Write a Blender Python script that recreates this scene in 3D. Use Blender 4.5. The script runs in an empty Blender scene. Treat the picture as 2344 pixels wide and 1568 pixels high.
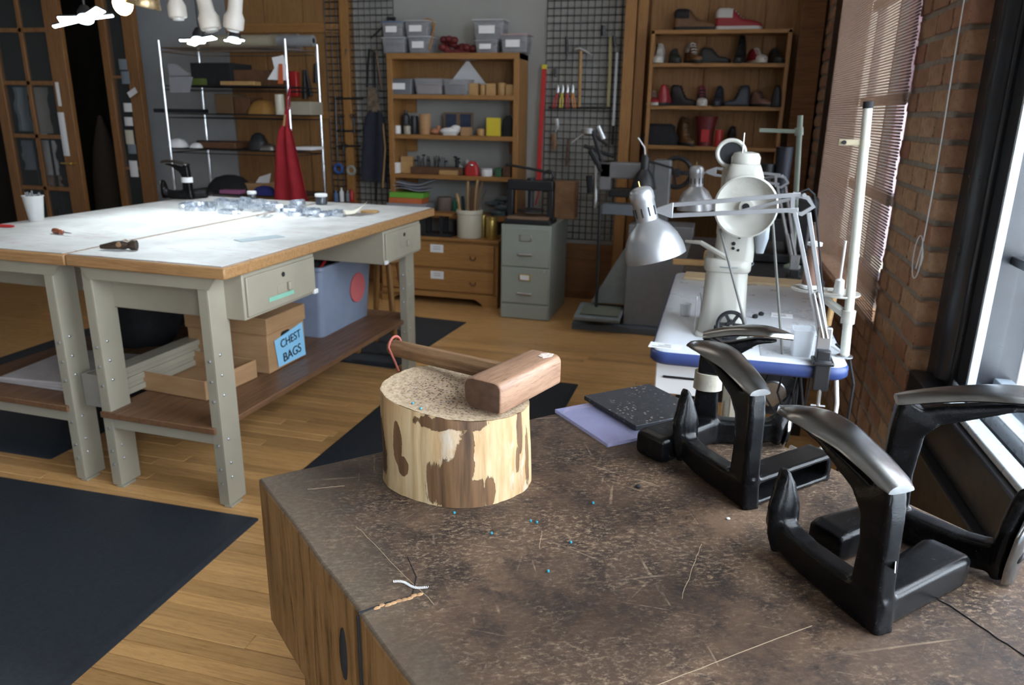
import bpy, math, random
from math import sin, cos, pi, radians as R
from mathutils import Vector as V, Matrix as Mx
rnd = random.Random(7)
S = bpy.context.scene
COL = S.collection
# ---------------------------------------------------------------- camera
F, PIT, YAW, ROL, H = 1735.0, .29456, .26099, .0161, 1.5
f_ = V((-sin(YAW)*cos(PIT), cos(YAW)*cos(PIT), -sin(PIT)))
r0 = V((cos(YAW), sin(YAW), 0)); u0 = r0.cross(f_)
r_ = r0*cos(ROL)+u0*sin(ROL); u_ = u0*cos(ROL)-r0*sin(ROL)
cam = bpy.data.cameras.new('camera'); co = bpy.data.objects.new('camera', cam); COL.objects.link(co)
m = Mx.Identity(4)
for i in range(3):
    m[i][0], m[i][1], m[i][2] = r_[i], u_[i], -f_[i]
m[2][3] = H
co.matrix_world = m
cam.sensor_width = 36; cam.lens = F/2344*36; cam.clip_start = .02
cam.dof.use_dof = True; cam.dof.focus_distance = 1.32; cam.dof.aperture_fstop = 6.3
S.camera = co
S.view_settings.view_transform = 'Standard'; S.view_settings.look = 'None'
S.view_settings.gamma = 1; S.view_settings.use_curve_mapping = False
S.view_settings.exposure = 0.0
# ---------------------------------------------------------------- sky, lamps of the room and added ceiling fill
wd = bpy.data.worlds.new('sky'); S.world = wd; wd.use_nodes = True
wd.node_tree.nodes['Background'].inputs[0].default_value = (.80, .90, 1.0, 1)
wd.node_tree.nodes['Background'].inputs[1].default_value = 17.0
def light(name, typ, loc, energy, color=(1, 1, 1), size=.5, size_y=None, aim=None, spot=None, portal=False):
    l = bpy.data.lights.new(name, typ); l.energy = energy; l.color = color
    if typ == 'AREA':
        l.size = size
        if size_y: l.shape = 'RECTANGLE'; l.size_y = size_y
        l.cycles.is_portal = portal
    else: l.shadow_soft_size = size
    if spot: l.spot_size = R(spot); l.spot_blend = .9
    o = bpy.data.objects.new(name, l); COL.objects.link(o); o.location = loc
    if aim is not None: o.rotation_euler = (V(aim)-V(loc)).to_track_quat('-Z', 'Y').to_euler()
    return o
def W(px, py, X=None, Y=None, Z=None):     # the point of the room seen at a pixel, on a plane of known depth
    d = r_*((px-1172)/F)+u_*((784-py)/F)+f_
    t = X/d.x if X is not None else Y/d.y if Y is not None else (Z-H)/d.z
    return V((0, 0, H))+d*t
# window wall frame: s runs along the wall towards the camera, n outwards
A3 = R(1.5); WO = V((.61, 6.25, 0)); WT = V((sin(A3), -cos(A3), 0)); WN = V((cos(A3), sin(A3), 0))
def wp(s, n, z): return WO+WT*s+WN*n+V((0, 0, z))
WM = Mx(((WT.x, WN.x, 0, WO.x), (WT.y, WN.y, 0, WO.y), (0, 0, 1, 0), (0, 0, 0, 1)))
for (s0, s1, z0, z1) in ((3.7, 5.5, .7, 3.0), (6.3, 8.6, .7, 3.0)):
    c = wp((s0+s1)/2, .34, (z0+z1)/2)
    light('window_portal', 'AREA', c, 1, size=s1-s0, size_y=z1-z0, aim=c-WN, portal=True)
light('worktable_lamp_light', 'SPOT', (-2.75, 3.35, 1.98), 100, (.80, .93, 1), .12, aim=(-2.3, 3.15, .93), spot=104)
light('worktable_lamp_light', 'SPOT', (-3.0, 4.35, 1.92), 24, (.84, .94, 1), .1, aim=(-2.6, 4.1, .93), spot=125)
light('ceiling_fill_light', 'AREA', (-3.2, 1.0, 3.3), 7, (1, .93, .84), 2.4, .6, aim=(-3.2, 1.0, 0))  # added overhead fill to lift the shadows, no fixture in view
light('ceiling_fill_light', 'AREA', (-1.4, 4.4, 3.3), 9, (1, .90, .80), 2.4, .5, aim=(-1.4, 4.6, 0))  # second added fill, over the back of the shop
# ---------------------------------------------------------------- mesh helpers
class MB:
    def __init__(s): s.v = []; s.f = []
    def add(s, vs, fs, m=None):
        k = len(s.v)
        s.v += [tuple((m @ V(p)) if m is not None else p) for p in vs]
        s.f += [tuple(i+k for i in q) for q in fs]
        return s
    def box(s, c, d, m=None, rot=None):
        x, y, z = d[0]/2, d[1]/2, d[2]/2
        T = Mx.Translation(V(c))
        if rot: T = T @ Mx.Rotation(rot[2] if len(rot) > 2 else 0, 4, 'Z') @ Mx.Rotation(rot[1], 4, 'Y') @ Mx.Rotation(rot[0], 4, 'X')
        if m is not None: T = m @ T
        return s.add([(-x, -y, -z), (x, -y, -z), (x, y, -z), (-x, y, -z), (-x, -y, z), (x, -y, z), (x, y, z), (-x, y, z)],
                     [(0, 3, 2, 1), (4, 5, 6, 7), (0, 1, 5, 4), (1, 2, 6, 5), (2, 3, 7, 6), (3, 0, 4, 7)], T)
    def b2(s, x0, x1, y0, y1, z0, z1, m=None):
        return s.box(((x0+x1)/2, (y0+y1)/2, (z0+z1)/2), (abs(x1-x0), abs(y1-y0), abs(z1-z0)), m)
    def loft(s, rings, caps=True, closed=True, m=None):
        n = len(rings[0]); vs = [p for r in rings for p in r]; fs = []
        for i in range(len(rings)-1):
            for j in range(n if closed else n-1):
                a, b = i*n+j, i*n+(j+1) % n
                fs.append((a, b, b+n, a+n))
        if caps:
            fs.append(tuple(reversed(range(n)))); k = (len(rings)-1)*n; fs.append(tuple(range(k, k+n)))
        return s.add(vs, fs, m)
    def tube(s, pts, r, n=8, caps=True, flat=1.0, up=None, m=None):
        pts = [V(p) for p in pts]; rings = []; a = None
        for i, p in enumerate(pts):
            t = (pts[min(i+1, len(pts)-1)]-pts[max(i-1, 0)])
            if t.length < 1e-9: t = V((0, 0, 1))
            t.normalize()
            if a is None:
                a = V(up) if up else (V((0, 0, 1)) if abs(t.z) < .9 else V((1, 0, 0)))
            a = (a-t*a.dot(t)).normalized(); b = t.cross(a)
            q = r[i] if isinstance(r, (list, tuple)) else r
            rings.append([tuple(p+a*(cos(2*pi*k/n+pi/n)*q)+b*(sin(2*pi*k/n+pi/n)*q*flat)) for k in range(n)])
        return s.loft(rings, caps, m=m)
    def lathe(s, prof, n=20, m=None, caps=True):
        return s.loft([[(q*cos(2*pi*k/n), q*sin(2*pi*k/n), z) for k in range(n)] for q, z in prof], caps, m=m)
    def prism(s, poly, z0, z1, m=None):
        n = len(poly)
        return s.loft([[(x, y, z0) for x, y in poly], [(x, y, z1) for x, y in poly]], True, m=m)
    def ball(s, c, r, n=10, k=6, m=None):
        if not isinstance(r, (tuple, list)): r = (r, r, r)
        rg = [[(c[0]+r[0]*sin(pi*(i+.02)/(k+.04))*cos(2*pi*j/n), c[1]+r[1]*sin(pi*(i+.02)/(k+.04))*sin(2*pi*j/n), c[2]-r[2]*cos(pi*i/k)) for j in range(n)] for i in range(k+1)]
        return s.loft(rg, True, m=m)
    def torus(s, c, r1, r2, n=20, k=8, m=None, a0=0, a1=2*pi):
        full = abs(a1-a0-2*pi) < 1e-6; rg = []
        for i in range(n+1):
            a = a0+(a1-a0)*i/n
            rg.append([(c[0]+(r1+r2*cos(2*pi*j/k))*cos(a), c[1]+(r1+r2*cos(2*pi*j/k))*sin(a), c[2]+r2*sin(2*pi*j/k)) for j in range(k)])
        return s.loft(rg, not full, m=m)
def T(x=0, y=0, z=0): return Mx.Translation((x, y, z))
def RX(a): return Mx.Rotation(a, 4, 'X')
def RY(a): return Mx.Rotation(a, 4, 'Y')
def RZ(a): return Mx.Rotation(a, 4, 'Z')
def obj(name, mb, mt, parent=None, loc=None, rz=0, bev=0, smooth=True, ang=38, sub=0, kind=None, label=None, scale=None, seg=2):
    me = bpy.data.meshes.new(name)
    me.from_pydata(mb.v, [], mb.f); me.validate(); me.update()
    if mt: me.materials.append(mt)
    if smooth:
        me.polygons.foreach_set('use_smooth', [True]*len(me.polygons)); me.set_sharp_from_angle(angle=R(ang))
    return link(name, me, parent, loc, rz, bev, sub, kind, label, scale, seg)
def link(name, me, parent=None, loc=None, rz=0, bev=0, sub=0, kind=None, label=None, scale=None, seg=2):
    o = bpy.data.objects.new(name, me); COL.objects.link(o)
    if parent is not None: o.parent = parent
    if loc is not None: o.location = loc
    if rz: o.rotation_euler = (0, 0, rz) if not isinstance(rz, tuple) else rz
    if scale: o.scale = scale
    if bev:
        b = o.modifiers.new('bevel', 'BEVEL'); b.width = bev; b.segments = seg; b.limit_method = 'ANGLE'; b.angle_limit = R(40); b.harden_normals = False
    if sub: b = o.modifiers.new('sub', 'SUBSURF'); b.levels = b.render_levels = sub
    if kind: o['kind'] = kind
    if label: o['label'] = label
    return o
def tag(o, label, cat, group=None, kind=None):
    o['label'] = label; o['category'] = cat
    if group: o['group'] = group
    if kind: o['kind'] = kind
    return o
def thing(name, label, cat, loc=(0, 0, 0), rz=0, group=None):
    o = bpy.data.objects.new(name, None); COL.objects.link(o); o.empty_display_size = .05
    o.location = loc; o.rotation_euler = (0, 0, rz) if not isinstance(rz, tuple) else rz
    return tag(o, label, cat, group)
def struct(name, mb, mt, **k):
    o = obj(name, mb, mt, **k); o['kind'] = 'structure'; return o
def text(name, body, size, mt, parent, M, depth=.0004, sp=1.0):
    c = bpy.data.curves.new(name, 'FONT'); c.body = body; c.size = size; c.align_x = 'CENTER'; c.align_y = 'CENTER'
    c.extrude = depth; c.space_line = sp
    q = bpy.data.objects.new(name, c); COL.objects.link(q)
    me = bpy.data.meshes.new_from_object(q.evaluated_get(bpy.context.evaluated_depsgraph_get())); bpy.data.objects.remove(q)
    me.materials.clear(); me.materials.append(mt)
    o = link(name, me, parent); o['kind'] = 'stuff'; o.matrix_local = M
    return o
def copytree(o, loc=None, rz=None, parent=None):
    c = o.copy(); COL.objects.link(c)
    if parent is not None: c.parent = parent
    for ch in o.children: copytree(ch, parent=c)
    if loc is not None: c.location = loc
    if rz is not None: c.rotation_euler = (0, 0, rz)
    return c
# ---------------------------------------------------------------- materials
def nodes(name):
    mt = bpy.data.materials.new(name); mt.use_nodes = True; nt = mt.node_tree
    return mt, nt, nt.nodes['Principled BSDF']
def N(nt, t, **k):
    n = nt.nodes.new(t)
    for a, v in k.items():
        if a.startswith('i_'): n.inputs[a[2:].replace('_', ' ')].default_value = v
        elif a[0] == '_': n.inputs[int(a[1:])].default_value = v
        else: setattr(n, a, v)
    return n
def coord(nt, scale=(1, 1, 1), rot=(0, 0, 0), src='Object'):
    tc = N(nt, 'ShaderNodeTexCoord'); mp = N(nt, 'ShaderNodeMapping')
    mp.inputs['Scale'].default_value = scale; mp.inputs['Rotation'].default_value = rot
    nt.links.new(tc.outputs[src], mp.inputs[0]); return mp.outputs[0]
def rcoord(nt, ang, scale):       # rotate first, then stretch
    v = coord(nt, (1, 1, 1), (0, 0, ang)); mp = N(nt, 'ShaderNodeMapping'); mp.inputs['Scale'].default_value = scale
    nt.links.new(v, mp.inputs[0]); return mp.outputs[0]
def noise(nt, vec, scale, detail=6, rough=.6, dist=0):
    n = N(nt, 'ShaderNodeTexNoise'); n.inputs['Scale'].default_value = scale; n.inputs['Detail'].default_value = detail
    n.inputs['Roughness'].default_value = rough; n.inputs['Distortion'].default_value = dist
    nt.links.new(vec, n.inputs['Vector']); return n.outputs[0]
def ramp(nt, fac, stops):
    n = N(nt, 'ShaderNodeValToRGB'); cr = n.color_ramp
    while len(cr.elements) < len(stops): cr.elements.new(.5)
    for e, (p, c) in zip(cr.elements, stops):
        e.position = p; e.color = (*c, 1) if isinstance(c, tuple) else (c, c, c, 1)
    nt.links.new(fac, n.inputs[0]); return n.outputs[0]
def mixc(nt, fac, a, b, mode='MIX'):
    n = N(nt, 'ShaderNodeMix', data_type='RGBA', blend_type=mode)
    for s, k in ((fac, 0), (a, 6), (b, 7)):
        if isinstance(s, (int, float)): n.inputs[k].default_value = s
        elif isinstance(s, tuple): n.inputs[k].default_value = (*s, 1)
        else: nt.links.new(s, n.inputs[k])
    return n.outputs[2]
def math_(nt, op, a, b=0):
    n = N(nt, 'ShaderNodeMath', operation=op)
    for s, k in ((a, 0), (b, 1)):
        if isinstance(s, (int, float)): n.inputs[k].default_value = s
        else: nt.links.new(s, n.inputs[k])
    return n.outputs[0]
def bump(nt, bs, h, st=.3, d=.01):
    b = N(nt, 'ShaderNodeBump'); b.inputs['Strength'].default_value = st; b.inputs['Distance'].default_value = d
    nt.links.new(h, b.inputs['Height']); nt.links.new(b.outputs[0], bs.inputs['Normal'])
CACHE = {}
def mat(name, c, c2=None, rough=.55, metal=0, sc=14, st=(1, 1, 1), bp=0, detail=5, rv=.05, coat=0, sheen=0):
    if name in CACHE: return CACHE[name]
    mt, nt, bs = nodes(name)
    if c2 is None: c2 = tuple(x*.92 for x in c)
    v = coord(nt, st); n = noise(nt, v, sc, detail)
    cl = ramp(nt, n, [(.35, c2), (.65, c)])
    nt.links.new(cl, bs.inputs['Base Color'])
    rr = ramp(nt, noise(nt, v, sc*2.3, 4), [(.3, max(.03, rough-rv)), (.7, min(1, rough+rv))])
    nt.links.new(rr, bs.inputs['Roughness'])
    bs.inputs['Metallic'].default_value = metal; bs.inputs['Coat Weight'].default_value = coat
    if sheen: bs.inputs['Sheen Weight'].default_value = sheen
    if bp: bump(nt, bs, n, bp, .004)
    CACHE[name] = mt; return mt
def wood(name, c, c2, axis='x', sc=7, rough=.45, per=0.0, bp=.08, dark=None, str_=14):
    if name in CACHE: return CACHE[name]
    mt, nt, bs = nodes(name)
    st = {'x': (1, str_, str_), 'y': (str_, 1, str_), 'z': (str_, str_, 1)}[axis]
    oi = N(nt, 'ShaderNodeObjectInfo')
    v = coord(nt, st)
    if per:
        ad = N(nt, 'ShaderNodeVectorMath', operation='ADD'); cb = N(nt, 'ShaderNodeCombineXYZ')
        k = math_(nt, 'MULTIPLY', oi.outputs['Random'], 37.0)
        for i in range(3): nt.links.new(k, cb.inputs[i])
        nt.links.new(v, ad.inputs[0]); nt.links.new(cb.outputs[0], ad.inputs[1]); v = ad.outputs[0]
    n = noise(nt, v, sc, 7, .65, .4)
    cl = ramp(nt, n, [(.3, c2), (.52, c), (.75, tuple(min(1, x*1.15) for x in c))])
    n2 = noise(nt, v, sc*5, 3, .5)
    cl = mixc(nt, ramp(nt, n2, [(.55, 0.0), (.72, .5)]), cl, dark or tuple(x*.45 for x in c2))
    if per:
        k = ramp(nt, oi.outputs['Random'], [(0, 1-per), (1, 1+per)])
        cl = mixc(nt, 1.0, cl, k, 'MULTIPLY')
    nt.links.new(cl, bs.inputs['Base Color'])
    nt.links.new(ramp(nt, n, [(.3, rough+.1), (.7, rough-.08)]), bs.inputs['Roughness'])
    if bp: bump(nt, bs, n2, bp, .003)
    CACHE[name] = mt; return mt
def clear(name, c, alpha, rough=.1, spec=.5):
    if name in CACHE: return CACHE[name]
    mt, nt, bs = nodes(name)
    v = coord(nt); nt.links.new(ramp(nt, noise(nt, v, 9, 4), [(.3, tuple(x*.85 for x in c)), (.7, c)]), bs.inputs['Base Color'])
    bs.inputs['Alpha'].default_value = alpha; bs.inputs['Roughness'].default_value = rough
    CACHE[name] = mt; return mt
def glow(name, c, s):
    mt, nt, bs = nodes(name); bs.inputs['Base Color'].default_value = (*c, 1)
    bs.inputs['Emission Color'].default_value = (*c, 1); bs.inputs['Emission Strength'].default_value = s; return mt
m_white_wall = mat('white plaster', (.34, .34, .315), (.31, .31, .29), .8, sc=3)
m_grey_wall = mat('grey painted plaster', (.30, .31, .32), (.26, .27, .28), .8, sc=3)
m_pine = wood('pine shelf board', (.30, .145, .042), (.22, .098, .026), 'x')
m_pinez = wood('pine upright', (.30, .145, .042), (.22, .098, .026), 'z')
m_ply = wood('plywood panel', (.255, .128, .042), (.195, .093, .029), 'z', sc=3, rough=.6)
m_plyd = wood('dark stained panel', (.20, .085, .028), (.13, .05, .016), 'x', sc=3, rough=.6)
m_black = mat('black satin paint', (.018, .019, .022), rough=.4)
m_rubber = mat('black rubber', (.022, .023, .026), (.014, .015, .018), .75, sc=60, bp=.2)
m_iron = mat('dark iron', (.03, .032, .036), (.018, .019, .022), .45, .4, sc=30)
m_chrome = mat('chrome wire', (.75, .77, .8), rough=.22, metal=1)
m_steel = mat('brushed steel', (.55, .56, .58), rough=.35, metal=1, sc=30)
m_paper = mat('white paper', (.78, .78, .78), (.70, .70, .71), .8, sc=4)
m_card = mat('brown cardboard', (.40, .235, .115), (.34, .19, .09), .8, sc=6, st=(1, 1, 6))
m_taupe = mat('beige grey enamel', (.335, .305, .235), (.30, .272, .21), .38, sc=5)
m_red = mat('red cloth', (.36, .012, .022), (.27, .008, .016), .85, sc=8)
m_redp = mat('red paint', (.42, .02, .02), rough=.4)
m_yellow = mat('yellow plastic', (.62, .50, .03), rough=.5)
m_navy = mat('navy cloth', (.018, .022, .035), (.012, .014, .024), .85, sc=20)
m_blk = mat('black cloth', (.012, .012, .014), (.007, .007, .009), .9, sc=20)
m_brass = mat('brass tin', (.55, .40, .12), rough=.35, metal=.8)
m_cream = mat('cream enamel', (.60, .57, .46), rough=.35, sc=4)
m_bin = clear('clear bin plastic', (.40, .41, .44), .38, .25)
m_brown = mat('brown leather', (.12, .055, .025), (.08, .035, .015), .55)
m_dred = mat('dark red leather', (.14, .014, .016), (.09, .008, .01), .5)
m_tan = mat('tan wood block', (.44, .27, .11), (.36, .2, .075), .6, st=(1, 1, 5))
m_glass = clear('window glass', (.02, .024, .028), .05, .02)
# ================================================================ room shell
fl = struct('floor', MB().b2(-8, 1.2, -3.6, 8.6, -.12, -.012), mat('sub floor', (.06, .03, .012), rough=.8))
m_plank = wood('honey maple strip flooring', (.55, .31, .12), (.40, .21, .072), 'x', sc=5, rough=.32, per=.22, bp=.05, str_=18)
pk = 0; rest = MB(); PW = .062
mesh_plank = {}
y = -3.5; row = 0
while y < 6.2:
    x = -7.9+rnd.random()*1.6
    while x < 1.0:
        L = rnd.choice((.9, 1.2, 1.5, 1.8, 2.1)); x1 = min(x+L, 1.1)
        if x1-x > .05:
            vis = .75 < y < 4.75 and x1 > -3.3 and x < .2 and not (y < 2.1 and (x > -.75))
            if vis and pk < 298:
                L2 = round(x1-x, 2)
                if L2 not in mesh_plank:
                    b = MB().box((0, 0, -.006), (L2-.0016, PW-.0016, .012)); o = obj('floor_plank', b, m_plank, fl, bev=.0012, seg=1)
                    mesh_plank[L2] = o.data
                else:
                    o = link('floor_plank', mesh_plank[L2], fl, bev=.0012, seg=1)
                o.location = ((x+x1)/2, y+PW/2, rnd.uniform(-.0004, .0004)); pk += 1
            else:
                rest.box(((x+x1)/2, y+PW/2, -.006), (x1-x-.0016, PW-.0016, .012))
        x = x1
    y += PW
obj('floor_strips', rest, m_plank, fl, kind='stuff', smooth=False)
# ceiling and the walls behind and left of the camera
struct('ceiling', MB().b2(-8, 1.5, -3.6, 8.6, 3.45, 3.6), mat('ceiling paint', (.42, .40, .36), rough=.9))
struct('wall_rear', MB().b2(-8, 1.5, -3.7, -3.5, 0, 3.45), m_grey_wall)
struct('wall_left', MB().b2(-7.9, -7.7, -3.5, 8.6, 0, 3.45), m_grey_wall)
# back wall: plaster with a door opening on the left
wb = MB().b2(-5.25, -3.15, 6.25, 6.4, 0, 3.45).b2(-3.15, -.78, 6.25, 6.4, 0, 3.45).b2(-.78, .75, 6.25, 6.4, 0, 3.45)
wb.b2(-7.7, -5.25, 6.25, 6.4, 2.75, 3.45)
struct('wall_back', wb, m_white_wall)
struct('wall_alcove', MB().b2(-8, -4.4, 8.5, 8.6, 0, 3.45).b2(-4.5, -4.4, 6.4, 8.5, 0, 3.45), mat('alcove shade tone', (.028, .020, .013), rough=.9))  # alcove and closet walls coloured near black for the unlit room's darkness
struct('wall_closet', MB().b2(-7.68, -7.6, 6.3, 8.5, 0, 3.45).b2(-5.2, -5.1, 6.41, 8.5, 0, 3.45), mat('alcove shade tone', (.028, .020, .013)))
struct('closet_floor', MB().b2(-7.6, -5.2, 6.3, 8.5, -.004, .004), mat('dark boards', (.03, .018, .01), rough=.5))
struct('trim_1', MB().b2(-5.25, -4.28, 6.2, 6.249, 0, 3.45), m_grey_wall)     # grey painted pier by the door
# plywood lining of the tool bay behind the wire shelving, and of the shoe niche
tb = struct('trim_2', MB().b2(-4.28, -3.16, 6.235, 6.249, 0, 3.45), m_plyd)
for i in range(3):
    obj('panel', MB().b2(-4.275+i*.372, -3.91+i*.372, 6.215, 6.235, .1, 3.4), m_ply, tb, bev=.003)
obj('post', MB().b2(-3.165, -3.09, 6.15, 6.249, 0, 3.45), m_pinez, tb, bev=.004)
obj('rail', MB().b2(-4.275, -3.17, 6.19, 6.215, 2.12, 2.2), m_pine, tb, bev=.003)
obj('rail', MB().b2(-4.275, -3.17, 6.19, 6.215, 1.42, 1.48), m_pine, tb, bev=.003)
sn = struct('trim_3', MB().b2(-.80, .62, 6.235, 6.249, 0, 3.45), m_plyd)
for i, (a, b) in enumerate(((-.62, -.2), (-.197, .2), (.203, .60))):
    obj('panel', MB().b2(a, b, 6.215, 6.235, .45, 3.4), m_ply, sn, bev=.003)
obj('post', MB().b2(-.80, -.715, 6.10, 6.249, 0, 3.45), m_pinez, sn, bev=.004)
obj('post', MB().b2(-.71, -.635, 6.14, 6.249, 0, 3.45), m_pinez, sn, bev=.004)
obj('side_board', MB().b2(.44, .60, 6.08, 6.10, .2, 3.4), m_plyd, sn, bev=.003)
struct('baseboard_back', MB().b2(-3.1, -.8, 6.2, 6.249, 0, .46), m_plyd, bev=.004)
# ---------------------------------------------------------------- window wall
m_mortar = mat('lime mortar', (.32, .275, .225), (.24, .20, .165), .95, sc=40, bp=.5)
LW = 10.0
wall = MB()
def wbox(s0, s1, n0, n1, z0, z1, mb=None):
    return (mb or MB()).b2(s0, s1, n0, n1, z0, z1, WM)
for a in ((-.2, .55, 0, 3.45), (.55, 2.77, 0, .62), (.55, 2.77, 2.95, 3.45), (2.77, 3.384, 0, 3.45), (3.4, 5.9, 3.05, 3.45), (5.9, 6.3, 0, 3.45), (6.3, 8.8, 3.05, 3.45), (6.3, 8.8, 0, .6), (8.8, LW, 0, 3.45), (3.4, 5.9, 0, .05)):
    wbox(a[0], a[1], .012, .40, a[2], a[3], wall)
wr = struct('wall_right', wall, m_mortar)
def brick_mat():
    mt, nt, bs = nodes('old common brick')
    oi = N(nt, 'ShaderNodeObjectInfo')
    v = coord(nt); n1 = noise(nt, v, 22, 7, .7); n2 = noise(nt, v, 90, 4, .6)
    base = ramp(nt, oi.outputs['Random'], [(0, (.36, .18, .11)), (.35, (.46, .27, .155)), (.65, (.52, .345, .20)), (.85, (.36, .14, .095)), (1, (.58, .40, .25))])
    cl = mixc(nt, ramp(nt, n1, [(.35, 0.0), (.7, .75)]), base, (.22, .11, .065))
    cl = mixc(nt, ramp(nt, n2, [(.62, 0.0), (.72, .8)]), cl, (.05, .035, .028))
    nt.links.new(cl, bs.inputs['Base Color']); bs.inputs['Roughness'].default_value = .9
    bump(nt, bs, n1, .8, .006); return mt
m_brick = brick_mat()
def brick_mesh(L, D, Hh, seed):
    q = random.Random(seed); rg = []
    nx, ny, nz = 5, 3, 3
    b = MB()
    def P(i, j, k):
        x, y, z = -L/2+L*i/nx, -D/2+D*j/ny, -Hh/2+Hh*k/nz
        e = sum((i in (0, nx), j in (0, ny), k in (0, nz)))
        s = .006 if e >= 2 else 0
        w = q.uniform(-.002, .002)
        return (x-(s if i == nx else -s if i == 0 else 0)*.7+w, y+(s if j == 0 else 0)+w, z-(s if k == nz else -s if k == 0 else 0)*.7+q.uniform(-.0015, .0015))
    idx = {}
    vs = []
    for i in range(nx+1):
        for j in range(ny+1):
            for k in range(nz+1):
                if i in (0, nx) or j in (0, ny) or k in (0, nz): idx[i, j, k] = len(vs); vs.append(P(i, j, k))
    fs = []
    for i in range(nx):
        for k in range(nz):
            fs.append((idx[i, 0, k], idx[i+1, 0, k], idx[i+1, 0, k+1], idx[i, 0, k+1])); fs.append((idx[i, ny, k], idx[i, ny, k+1], idx[i+1, ny, k+1], idx[i+1, ny, k]))
        for j in range(ny):
            fs.append((idx[i, j, 0], idx[i, j+1, 0], idx[i+1, j+1, 0], idx[i+1, j, 0])); fs.append((idx[i, j, nz], idx[i+1, j, nz], idx[i+1, j+1, nz], idx[i, j+1, nz]))
    for j in range(ny):
        for k in range(nz):
            fs.append((idx[0, j, k], idx[0, j, k+1], idx[0, j+1, k+1], idx[0, j+1, k])); fs.append((idx[nx, j, k], idx[nx, j+1, k], idx[nx, j+1, k+1], idx[nx, j, k+1]))
    b.add(vs, fs); return b
CH = .088
bm = [obj('brick', brick_mesh(.2, .1, CH-.013, i), m_brick, wr) for i in range(4)]
used = [0]
def put_brick(s, L, z, n0=0.0):
    k = rnd.randrange(4)
    if used[0] < 4: o = bm[used[0]]
    else: o = link('brick', bm[k].data, wr)
    used[0] += 1
    o.location = wp(s, .05+n0+rnd.uniform(-.004, .005), z); o.rotation_euler = (0, 0, math.atan2(WT.y, WT.x)); o.scale = (L/.2, -1 if False else 1, 1)
    o.rotation_euler = (0, rnd.uniform(-.008, .008), math.atan2(WT.y, WT.x))
for c in range(30):
    z = .02+c*CH+CH/2
    if z > 2.62: break
    # pier between the windows
    cuts = [2.775, 2.93, 3.145, 3.335][0:] if c % 2 else [2.775, 3.03, 3.225]
    cuts = cuts+[3.412]
    for a, b in zip(cuts, cuts[1:]):
        j = rnd.uniform(-.012, .012)
        put_brick((a+b)/2, b-a-.012+j*.3, z)
    # narrow strip of wall in the corner beyond the far window
    cuts = [.08, .29, .50, .56] if c % 2 else [.08, .19, .39, .56]
    for a, b in zip(cuts, cuts[1:]): put_brick((a+b)/2, b-a-.012, z)
low = MB()
for c in range(7):
    z = .02+c*CH+CH/2; a = .56+(.1 if c % 2 else 0)
    while a < 2.74:
        b = min(a+.2, 2.77); low.box((0, 0, 0), (b-a-.012, .09, CH-.013), T(*wp((a+b)/2, .047, z)) @ RZ(math.atan2(WT.y, WT.x))); a += .212
obj('low_brickwork', low, m_brick, wr, kind='stuff')
# far window behind the woven shade
w1 = struct('window_1', wbox(.56, .85, -.008, .16, .62, 2.95, wbox(.55, 2.77, .16, .22, .62, .70)), m_black, bev=.004)
for s in (.97, 1.55, 2.05, 2.62): obj('muntin', wbox(s-.02, s+.02, .18, .22, .7, 2.95), m_black, w1)
for z in (1.10, 1.60, 2.15): obj('muntin', wbox(.8, 2.77, .175, .22, z-.025, z+.025), m_black, w1)
obj('pane', wbox(.8, 2.77, .235, .24, .7, 2.95), m_glass, w1)
# woven shade: horizontal slats and vertical cords, real openings between them
m_shade = mat('brown woven shade', (.38, .285, .225), (.29, .21, .165), .8, sc=25)
bs = m_shade.node_tree.nodes['Principled BSDF']
nt = m_shade.node_tree; tr = N(nt, 'ShaderNodeBsdfTranslucent'); tr.inputs[0].default_value = (.44, .33, .26, 1); mx = N(nt, 'ShaderNodeMixShader'); mx.inputs[0].default_value = .52
nt.links.new(bs.outputs[0], mx.inputs[1]); nt.links.new(tr.outputs[0], mx.inputs[2]); nt.links.new(mx.outputs[0], nt.nodes['Material Output'].inputs[0])
sh = thing('woven_shade', 'brown woven roller shade pulled down over the far window', 'shade', wp(1.8, -.012, .66))
sm = MB(); org = T(*(-V(wp(1.8, -.012, .66))))
z = .665
while z < 2.9:
    jag = rnd.uniform(0, .03); sm.b2(.86, 2.86-jag, -.014, -.0134, z, z+.0080, org @ WM); z += .0125
s = .87
while s < 2.84:
    sm.b2(s, s+.0042, -.015, -.0144, .66, 2.9, org @ WM); s += .0135
obj('woven_cloth', sm, m_shade, sh, kind='stuff', smooth=False)
obj('bottom_bar', MB().b2(.86, 2.86, -.022, -.006, .645, .668, org @ WM), m_shade, sh, bev=.003)
# near window: black steel frame, ledge, apron and glazing
m_frame = mat('black window paint', (.017, .019, .024), (.012, .013, .016), .32, sc=8)
m_white_line = mat('pale aluminium bead', (.6, .66, .72), rough=.3, metal=.3)
m_gb = mat('grey blue outer jamb', (.20, .235, .27), rough=.5)
fr = wbox(3.40, 3.49, .066, .2, .5, 3.05); wbox(3.49, 3.60, .085, .22, .62, 3.05, fr); wbox(3.60, 3.705, .10, .24, .67, 3.05, fr)
for (a, b) in ((5.75, 5.9),): wbox(a, b, .06, .24, .6, 3.05, fr)
wbox(3.415, 5.9, .10, .24, 2.95, 3.05, fr)
w2 = struct('window_2', fr, m_frame, bev=.008)
obj('jamb_bullnose', MB().tube([wp(3.545, .09, .67), wp(3.545, .09, 3.0)], .04, 14), m_frame, w2)
obj('glazing_bead', wbox(3.705, 3.72, .095, .118, .67, 3.0), m_white_line, w2)
obj('outer_jamb', wbox(3.73, 3.77, .27, .33, .5, 3.0), m_gb, w2)
obj('sill_bead', wbox(3.70, 5.75, .02, .07, .655, .675), m_white_line, w2, bev=.004)
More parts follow.
